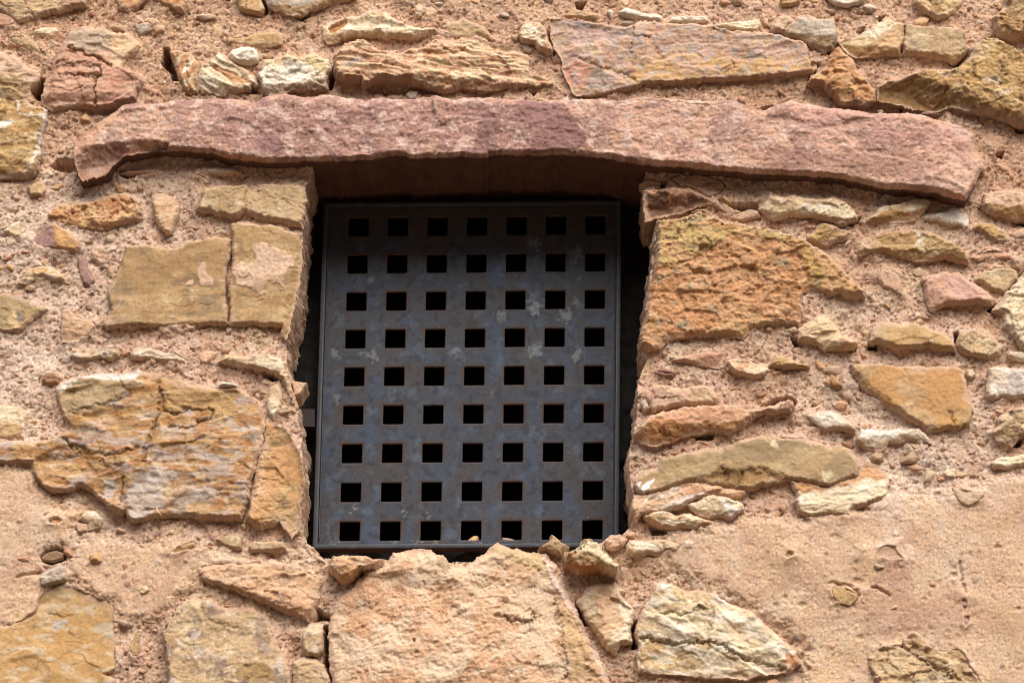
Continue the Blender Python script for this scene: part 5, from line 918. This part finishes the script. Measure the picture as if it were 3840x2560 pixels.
# ---------------------------------------------------------------- the wall beyond the frame, plainer
far = Raw()
INX, INZ = (-2.6, 2.6), (2.1, 5.7)
for SR, (ax, bx_), (az, bz_) in ((.0065, INX, INZ), (.022, (-6, 6), (0, 7.6))):
    X2, Z2 = np.meshgrid(np.arange(ax, bx_, SR, F32), np.arange(az, bz_, SR, F32))
    wx2 = .035 * fbm(X2, Z2, 5, 4, 601) + .008 * fbm(X2, Z2, 40, 2, 607); wz2 = .028 * fbm(X2, Z2, 6, 4, 608)
    f1, f2, idn, ox, oy = cells(X2 + wx2, (Z2 + wz2) * 1.75, 4.6, 602, .95)
    g1, g2, idm, _, _ = cells(X2 + wx2 * 1.6, (Z2 + wz2 * 1.4) * 1.7, 11, 612, .95)
    st = np.where(rehash(idn, 3) < .62, sst(.13, .19, f2 - f1 + .05 * fbm(X2, Z2, 14, 3, 609)), 0)
    sm = np.where(rehash(idm, 3) < .3, sst(.16, .24, g2 - g1), 0) * (1 - st)
    H2 = -.004 + .009 * fbm(X2, Z2, 9, 4, 603) + .004 * fbm(X2, Z2, 60, 3, 610)
    H2 += st * (.008 + .016 * rehash(idn, 5) + .03 * (rehash(idn, 6) - .5) * oy + .010 * chips(X2, Z2 * 1.5, 12, 604) + .003 * fbm(X2, Z2, 60, 4, 611))
    H2 += sm * (.006 + .010 * rehash(idm, 5))
    C2 = np.ones(X2.shape + (3,), F32) * (lin((214, 180, 151)) * ALB * .95).astype(F32)
    C2 = mixc(C2, (200, 152, 122), sst(-.1, .5, fbm(X2, Z2, 5, 4, 613)) * .6)
    C2 = mixc(C2, (226, 202, 180), sst(.0, .5, fbm(X2, Z2, 8, 4, 614)) * .6)
    ca_ = np.array([lin(c) for c in ((196, 162, 112), (222, 200, 164), (198, 156, 130), (204, 152, 102), (206, 174, 130), (220, 182, 144), (190, 156, 108), (212, 190, 160))], F32) * ALB
    cb_ = np.array([lin(c) for c in ((176, 142, 96), (206, 176, 132), (180, 138, 116), (190, 136, 88), (188, 154, 112), (206, 160, 118), (206, 176, 134), (190, 160, 126))], F32) * ALB
    for m_, h_, k_ in ((st, idn, 620), (sm, idm, 630)):
        q_ = (rehash(h_, 8) * 7.99).astype(int)
        mm = sst(-.2, .4, fbm(X2, Z2 * 2, 14, 5, k_))[..., None]
        C2 = C2 * (1 - m_[..., None]) + (ca_[q_] * (1 - mm) + cb_[q_] * mm) * m_[..., None]
    C2 *= (1 + .22 * fbm(X2, Z2, 45, 4, 606))[..., None]
    if SR < .01:
        mid = (X2 > XL + .01) & (X2 < XR - .01) & (Z2 > ZB + .01) & (Z2 < ZT - .01)
    else:
        mid = (X2 > INX[0] + .03) & (X2 < INX[1] - .03) & (Z2 > INZ[0] + .03) & (Z2 < INZ[1] - .03); H2 = H2 - .002
    kp = ~(mid[:-1, :-1] & mid[1:, :-1] & mid[:-1, 1:] & mid[1:, 1:])
    far.add(*relief(X2, Z2, H2, np.clip(C2, .02, .8), kp, skirt=.3 if SR < .01 else .45, steps=3, amp=0, seed=9))
ob = far.build('rubble_masonry', MAT['mortar'], wall)
props(ob, 'plain stretch of the rubble wall farther from the window', None, None, 'stuff')

# ---------------------------------------------------------------- box meshes
def boxes(name, bx, mat, parent=None, bev=.0, inward=False, col=(.3, .3, .3)):
    w = Raw()
    for (x0, x1, y0, y1, z0, z1) in bx:
        v = np.array([(x, y, z) for x in (x0, x1) for y in (y0, y1) for z in (z0, z1)], float)
        q = np.array([(0, 1, 3, 2), (4, 6, 7, 5), (0, 4, 5, 1), (2, 3, 7, 6), (0, 2, 6, 4), (1, 5, 7, 3)])
        if inward: q = q[:, ::-1]
        w.add(v, np.tile(np.array(col), (8, 1)), q)
    ob = w.build(name, mat, parent, smooth=False)
    if bev:
        m = ob.modifiers.new('bevel', 'BEVEL'); m.width = bev; m.segments = 2
    return ob


room = boxes('inner_room', [(-1.2, 1.2, .31, 2.6, 2.6, 5.2)], MAT['mortar'], wall, inward=True, col=(.02, .018, .016))  # near-black wall colour stands in for the darkness of the unlit interior
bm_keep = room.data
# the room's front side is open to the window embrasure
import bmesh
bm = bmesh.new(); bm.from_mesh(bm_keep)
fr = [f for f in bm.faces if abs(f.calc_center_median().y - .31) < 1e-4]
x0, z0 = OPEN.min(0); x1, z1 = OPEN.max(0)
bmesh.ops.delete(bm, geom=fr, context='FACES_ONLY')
bm.to_mesh(bm_keep); bm.free()
xr, zr = np.meshgrid(np.arange(-1.0, 1.0, .006, F32), np.arange(2.9, 4.9, .006, F32))
REB_DONE = (xr, zr)

# ---------------------------------------------------------------- the iron grille
YG = .19
HC = world_at([(1308.4, 815), (2271, 806.5), (2259.4, 2018.7), (1271.9, 2025)], YG)


def gw(s, t):
    s = np.asarray(s, float)[..., None]; t = np.asarray(t, float)[..., None]
    return (HC[0] * (1 - s) + HC[1] * s) * (1 - t) + (HC[3] * (1 - s) + HC[2] * s) * t


rx0, rx1, rz0, rz1 = HC[3][0] - .03, HC[2][0] + .02, HC[3][1] - .005, HC[0][1] + .03
rh = .012 * chips(xr, zr, 14, 901) + .008 * fbm(xr, zr, 30, 4, 902)
rc = np.ones(xr.shape + (3,), F32) * ir3((44, 34, 28)) * (1 + .5 * fbm(xr, zr, 22, 5, 903))[..., None]  # rubble coloured near black, shade around the grille put into the colour
rin = (xr > rx0) & (xr < rx1) & (zr > rz0) & (zr < rz1)
rk = ~(rin[:-1, :-1] & rin[1:, :-1] & rin[:-1, 1:] & rin[1:, 1:])
w = Raw(); w.add(*relief(xr, zr, rh, np.clip(rc, .02, .6), rk, skirt=.06, steps=2, amp=0, seed=904, Y0=YG + .052))
w.build('window_rebate', MAT['mortar'], wall)
HW, HH = .0767, .0575
PS, PT = (1 - HW) / 6, (1 - HH) / 8
S0, S1, T0, T1 = -.100, 1.061, -.046, 1.0255
FWs, FWt = .0185, .0135            # visible width of the frame
WID = np.linalg.norm(HC[1] - HC[0]); HEI = np.linalg.norm(HC[3] - HC[0])


def ladder(n, p, wd, a, b, step):
    e = [a] + [k * p + o_ for k in range(n) for o_ in (0, wd)] + [b]
    out = []
    for u, v_ in zip(e[:-1], e[1:]):
        m = max(2, int(round((v_ - u) / step)))
        out += list(np.linspace(u, v_, m, endpoint=False))
    return np.array(out + [b])


sv = ladder(7, PS, HW, S0 + FWs * .6, S1 - FWs * .6, .0030 / WID)
tv = ladder(9, PT, HH, T0 + FWt * .6, T1 - FWt * .6, .0030 / HEI)[::-1]
SS, TT = np.meshgrid(sv, tv)
ww = gw(SS, TT)
XG, ZG = ww[..., 0].astype(F32), ww[..., 1].astype(F32)
sc_, tc_ = .5 * (sv[:-1] + sv[1:]), .5 * (tv[:-1] + tv[1:])
inh = lambda a, p, wd, n: (np.mod(a, p) < wd) & (a > 0) & (a < (n - 1) * p + wd)
hole = inh(tc_, PT, HH, 9)[:, None] & inh(sc_, PS, HW, 7)[None, :]
# distance to the nearest punched hole, metres
ks = np.clip(np.round((SS - HW / 2) / PS), 0, 6); kt = np.clip(np.round((TT - HH / 2) / PT), 0, 8)
ds = np.maximum(np.abs(SS - ks * PS - HW / 2) - HW / 2, 0) * WID; dt = np.maximum(np.abs(TT - kt * PT - HH / 2) - HH / 2, 0) * HEI
dh = np.hypot(ds, dt); above = (TT < kt * PT + HH / 2)
ir = lambda c: (lin(c)).astype(F32)
CG = np.ones(XG.shape + (3,), F32) * ir((92, 95, 104))


def mg(C, c, m): m = np.clip(m, 0, 1)[..., None]; return C * (1 - m) + ir(c) * m


CG = mg(CG, (104, 90, 86), sst(-.1, .35, fbm(XG, ZG, 9, 5, 701)) * .85)
CG = mg(CG, (86, 108, 134), sst(.0, .4, fbm(XG, ZG, 14, 5, 702)) * .62)
CG = mg(CG, (134, 150, 162), sst(.15, .5, fbm(XG, ZG, 22, 6, 703, .6)) * .55)
CG = mg(CG, (58, 60, 74), sst(.1, .4, fbm(XG, ZG, 50, 4, 704)) * .75)
CG = mg(CG, (116, 92, 80), sst(.2, .5, fbm(XG, ZG, 90, 3, 705)) * .5)
CG = mg(CG, (112, 74, 54), sst(.011, .001, dh + .003 * fbm(XG, ZG, 80, 3, 706)) * (.4 + .6 * above) * sst(-.5, .2, fbm(XG, ZG, 6, 2, 707)))
CG = mg(CG, (140, 92, 58), sst(.0022, .0, dh) * .5)
CG = mg(CG, (112, 84, 60), sst(.16, -.03, TT + .05 * fbm(XG, ZG, 8, 3, 708)) * .7)
below = np.maximum((TT - kt * PT - HH), 0) * HEI
CG = mg(CG, (118, 90, 72), np.exp(-below / .02) * (below > 0) * (ds < .002) * sst(.0, .5, fbm(XG, ZG * .07, 130, 3, 709)) * .55)
spots = [(1230, 700, 17, 1.), (1228, 712, 12, .9), (1330, 575, 13, .7), (1300, 722, 16, .9), (1325, 695, 10, .6), (1150, 722, 14, .7), (1230, 557, 14, .8), (1215, 555, 10, .5), (1228, 806, 17, .8), (1325, 812, 14, .9), (1240, 790, 8, .5), (1045, 805, 12, .8), (855, 640, 8, .7), (860, 815, 12, .9), (845, 812, 7, .6), (770, 812, 11, .8), (772, 915, 10, .6), (828, 812, 6, .6), (1130, 905, 7, .5), (1330, 635, 6, .6), (1265, 860, 7, .5), (1000, 965, 8, .3), (1320, 600, 8, .5)]
for px, py, r_, am in spots:
    c_ = world_at(np.array([[px, py]]) * (3840 / 2352), YG)[0]
    R = r_ * .00093
    wv = fbm(XG, ZG, 90, 4, int(px * 7 + py), .62)
    dd = np.hypot(XG - c_[0], (ZG - c_[1]) * .8) / R + 1.3 * wv + .45 * fbm(XG, ZG, 260, 2, int(px + py))
    CG = mg(CG, (214, 210, 196), sst(.95, .5, dd) * am * .65)
for px, py, n in [(812, 1165, 9), (770, 1250, 6), (985, 1185, 5), (1000, 1248, 7), (1085, 1235, 9), (1105, 1250, 10), (905, 1240, 7), (930, 1170, 5), (965, 1242, 9), (1345, 1190, 6)]:
    for k in range(n):
        c_ = world_at(np.array([[px + rs.normal() * 6, py + rs.normal() * 6]]) * (3840 / 2352), YG)[0]
        CG = mg(CG, (206, 190, 164), sst(1.2, .5, np.hypot(XG - c_[0], ZG - c_[1]) / rs.uniform(.0014, .003)) * .8)
CG *= np.array([.26, .325, .405], F32) * (1 + .3 * fbm(XG, ZG, 220, 3, 711) + .12 * fbm(XG, ZG, 3, 2, 712))[..., None]
HGp = .0028 * fbm(XG, ZG, 3, 2, 715) + .0003 * fbm(XG, ZG, 120, 3, 716)

iron = stone_material('weathered_iron', 500, .14, .12, .62); ib = iron.node_tree.nodes['Principled BSDF']
ib.inputs['Specular IOR Level'].default_value = .45
grille = bpy.data.objects.new('window_grille', None); COL.objects.link(grille)
base = gw(.5, 1.03)
grille.location = (base[0], YG, base[1])
props(grille, 'dark weathered iron grille with nine rows of seven square holes, set in the window opening', 'window grille')
OFF = np.array([base[0], YG, base[1]])
w = Raw()
v, c, q = relief(XG, ZG, HGp, np.clip(CG, .01, .7), ~hole, skirt=.0055, steps=1, amp=0, seed=3, Y0=YG + .005, skirt_col=lambda p, c: c * .7)
w.add(v - OFF, c, q)
ob = w.build('perforated_plate', iron, grille)


def sweep_bar(a0, a1, b0, b1, y0, y1, n, seed, name='frame_bar'):
    """mitred flat iron: outer edge a0->a1, inner edge b0->b1 in grille coordinates, from y0 back to y1"""
    k = np.linspace(0, 1, n)
    A = gw(a0[0] + (a1[0] - a0[0]) * k, a0[1] + (a1[1] - a0[1]) * k); B = gw(b0[0] + (b1[0] - b0[0]) * k, b0[1] + (b1[1] - b0[1]) * k)
    e = .0012
    D = (B - A) / np.linalg.norm(B - A, axis=1)[:, None]
    ring = [(A, y1), (A, y0 + e), (A + D * e, y0), ((A + B) / 2, y0 - .0002), (B - D * e, y0), (B, y0 + e), (B, y1)]
    V = np.stack([np.stack([p[:, 0], np.full(n, y), p[:, 1]], 1) for p, y in ring], 1)
    V[:, 1:6, 1] += (.0006 * fbm(V[:, 1:6, 0], V[:, 1:6, 2], 40, 3, seed))
    C = np.ones(V.shape, F32) * ir((86, 92, 102))
    C = mg(C, (100, 86, 78), sst(-.1, .4, fbm(V[..., 0], V[..., 2], 18, 4, seed + 1)) * .8)
    C = mg(C, (124, 130, 132), sst(.2, .6, fbm(V[..., 0], V[..., 2], 45, 4, seed + 2)) * .7)
    C[:, 4] = C[:, 4] * .5 + ir((190, 190, 186)) * .5
    C[:, 0] = ir((112, 64, 44)); C[:, 6] = ir((96, 70, 54)); C[:, 1] = C[:, 1] * .4 + ir((112, 70, 48)) * .6
    q = []
    for i in range(n - 1):
        for j in range(7):
            a, b = i * 7 + j, i * 7 + (j + 1) % 7
            q.append((a, b, b + 7, a + 7))
    q = np.array(q)
    return V.reshape(-1, 3), C.reshape(-1, 3) * np.array([.28, .31, .36]), q


w = Raw()
corners = [(S0, T0), (S1, T0), (S1, T1), (S0, T1)]
inner = [(S0 + FWs, T0 + FWt), (S1 - FWs * .9, T0 + FWt), (S1 - FWs * .9, T1 - FWt * .9), (S0 + FWs, T1 - FWt * .9)]
for k in range(4):
    v, c, q = sweep_bar(corners[k], corners[(k + 1) % 4], inner[k], inner[(k + 1) % 4], YG - .004, YG + .036, 120, 800 + 7 * k)
    w.add(v - OFF, c, q)
ob = w.build('frame', iron, grille, smooth=False)
# raised weld strip beside the left frame bar and a flat bar across the top
w = Raw()
v, c, q = sweep_bar((S0 + FWs + .001, .10), (S0 + FWs + .001, T1 - .03), (S0 + FWs + .0065, .10), (S0 + FWs + .0065, T1 - .03), YG - .001, YG + .006, 90, 850)
w.add(v - OFF, c * 1.05, q)
w.build('hinge_strip', iron, grille, smooth=False)
w = Raw()
v, c, q = sweep_bar((S1 - FWs * .9 - .006, .06), (S1 - FWs * .9 - .006, T1 - .02), (S1 - FWs * .9 - .001, .06), (S1 - FWs * .9 - .001, T1 - .02), YG + .001, YG + .006, 90, 860)
w.add(v - OFF, c, q)
w.build('stop_strip', iron, grille, smooth=False)
w = Raw()
p = world_at([(1122, 1537), (1180, 1537), (1182, 1603), (1122, 1603)], YG + .01)
v = np.array([(a[0], y, a[1]) for a in p for y in (YG + .002, YG + .03)]); w.add(v - OFF, np.tile(ir((34, 27, 25)), (8, 1)), np.array([(0, 2, 4, 6)[::-1], (1, 3, 5, 7), (0, 1, 3, 2), (2, 3, 5, 4), (4, 5, 7, 6), (6, 7, 1, 0)]))
w.build('anchor_bracket', iron, grille, smooth=False)

# pebbles lying on the frame's lower flange, seen through the bottom holes
for (px, py, r_, lab, cc) in [(1167, 1229, .020, 'small grey pebble lying in a bottom hole of the grille, third from the right', (170, 150, 132)), (1086, 1234, .019, 'buff pebble in the bottom row of the grille, fourth hole from the left', (190, 158, 118))]:
    c_ = world_at(np.array([[px, py]]) * (3840 / 2352), YG + .026)[0]
    rr_ = np.random.RandomState(px)
    v = pebble(rr_, r_, .3); v[:, 2] *= .75
    zt = gw(.5, T1 - FWt)[1]
    zc = zt - v[:, 2].min() + .0008
    col = ir(cc)[None] * (1 + .3 * fbm(v[:, 0], v[:, 2], 90, 4, px))[:, None]
    w = Raw(); w.add(v, col, SPH_Q)
    ob = w.build('pebble', MAT['pebble']); ob.location = (c_[0], YG + .030, zc)
    props(ob, lab, 'pebble')

# ---------------------------------------------------------------- ground in front of the wall (below the picture): dark earth, with an unseen hillside added to shade the recess
gm = bpy.data.materials.new('dusty_ground'); gm.use_nodes = True
nt = gm.node_tree; bs = nt.nodes['Principled BSDF']; bs.inputs['Roughness'].default_value = 1
n1 = nt.nodes.new('ShaderNodeTexNoise'); n1.inputs['Scale'].default_value = 1.5; n1.inputs['Detail'].default_value = 8
cr = nt.nodes.new('ShaderNodeValToRGB')
cr.color_ramp.elements[0].position = .35; cr.color_ramp.elements[0].color = (*lin((84, 66, 50)), 1)
cr.color_ramp.elements[1].position = .7; cr.color_ramp.elements[1].color = (*lin((100, 80, 60)), 1)
nt.links.new(n1.outputs['Fac'], cr.inputs['Fac']); nt.links.new(cr.outputs['Color'], bs.inputs['Base Color'])
gx_, gy_ = np.meshgrid(np.linspace(-110, 110, 161), np.linspace(-90, 3, 94))
gz_ = .03 * fbm(gx_, gy_, .4, 3, 5) - .03 + .72 * np.maximum(-gy_ - 16, 0) * (1 + .12 * fbm(gx_, gy_, .06, 3, 6))  # the slope behind the camera is added to block low sky from the window
nv = gx_.size; idx = np.arange(nv).reshape(gx_.shape)
w = Raw(); w.add(np.stack([gx_.ravel(), gy_.ravel(), gz_.ravel()], 1), np.full((nv, 3), .3), np.stack([idx[:-1, :-1].ravel(), idx[:-1, 1:].ravel(), idx[1:, 1:].ravel(), idx[1:, :-1].ravel()], 1))
ob = w.build('ground', gm); props(ob, None, None, None, 'structure')

# ---------------------------------------------------------------- daylight
SUN_EL, SUN_AZ = math.radians(46), math.radians(16)      # azimuth measured from straight out of the wall towards the right
world = bpy.data.worlds.new('World'); scene.world = world; world.use_nodes = True
nt = world.node_tree
sky = nt.nodes.new('ShaderNodeTexSky'); sky.sky_type = 'NISHITA'; sky.sun_disc = False
sdir = np.array([math.sin(SUN_AZ) * math.cos(SUN_EL), -math.cos(SUN_AZ) * math.cos(SUN_EL), math.sin(SUN_EL)])
sky.sun_elevation = SUN_EL
sky.sun_rotation = math.atan2(sdir[0], sdir[1])
sky.dust_density = 4.0; sky.ozone_density = .6
bg = nt.nodes['Background']; bg.inputs['Strength'].default_value = .15
nt.links.new(sky.outputs['Color'], bg.inputs['Color'])
sl_ = bpy.data.lights.new('sun', 'SUN'); sl_.energy = 2.0; sl_.angle = math.radians(75); sl_.color = (1, .95, .86)
so = bpy.data.objects.new('sun', sl_); COL.objects.link(so)
from mathutils import Vector
so.rotation_euler = Vector(tuple(sdir)).to_track_quat('Z', 'Y').to_euler()
so.location = tuple(sdir * 20 + np.array([0, 0, ZC]))

scene.view_settings.view_transform = 'Standard'
scene.view_settings.look = 'None'
scene.view_settings.exposure = 0.86
scene.view_settings.gamma = 1
scene.cycles.max_bounces = 8
scene.cycles.use_denoising = True
scene.cycles.filter_width = 1.0
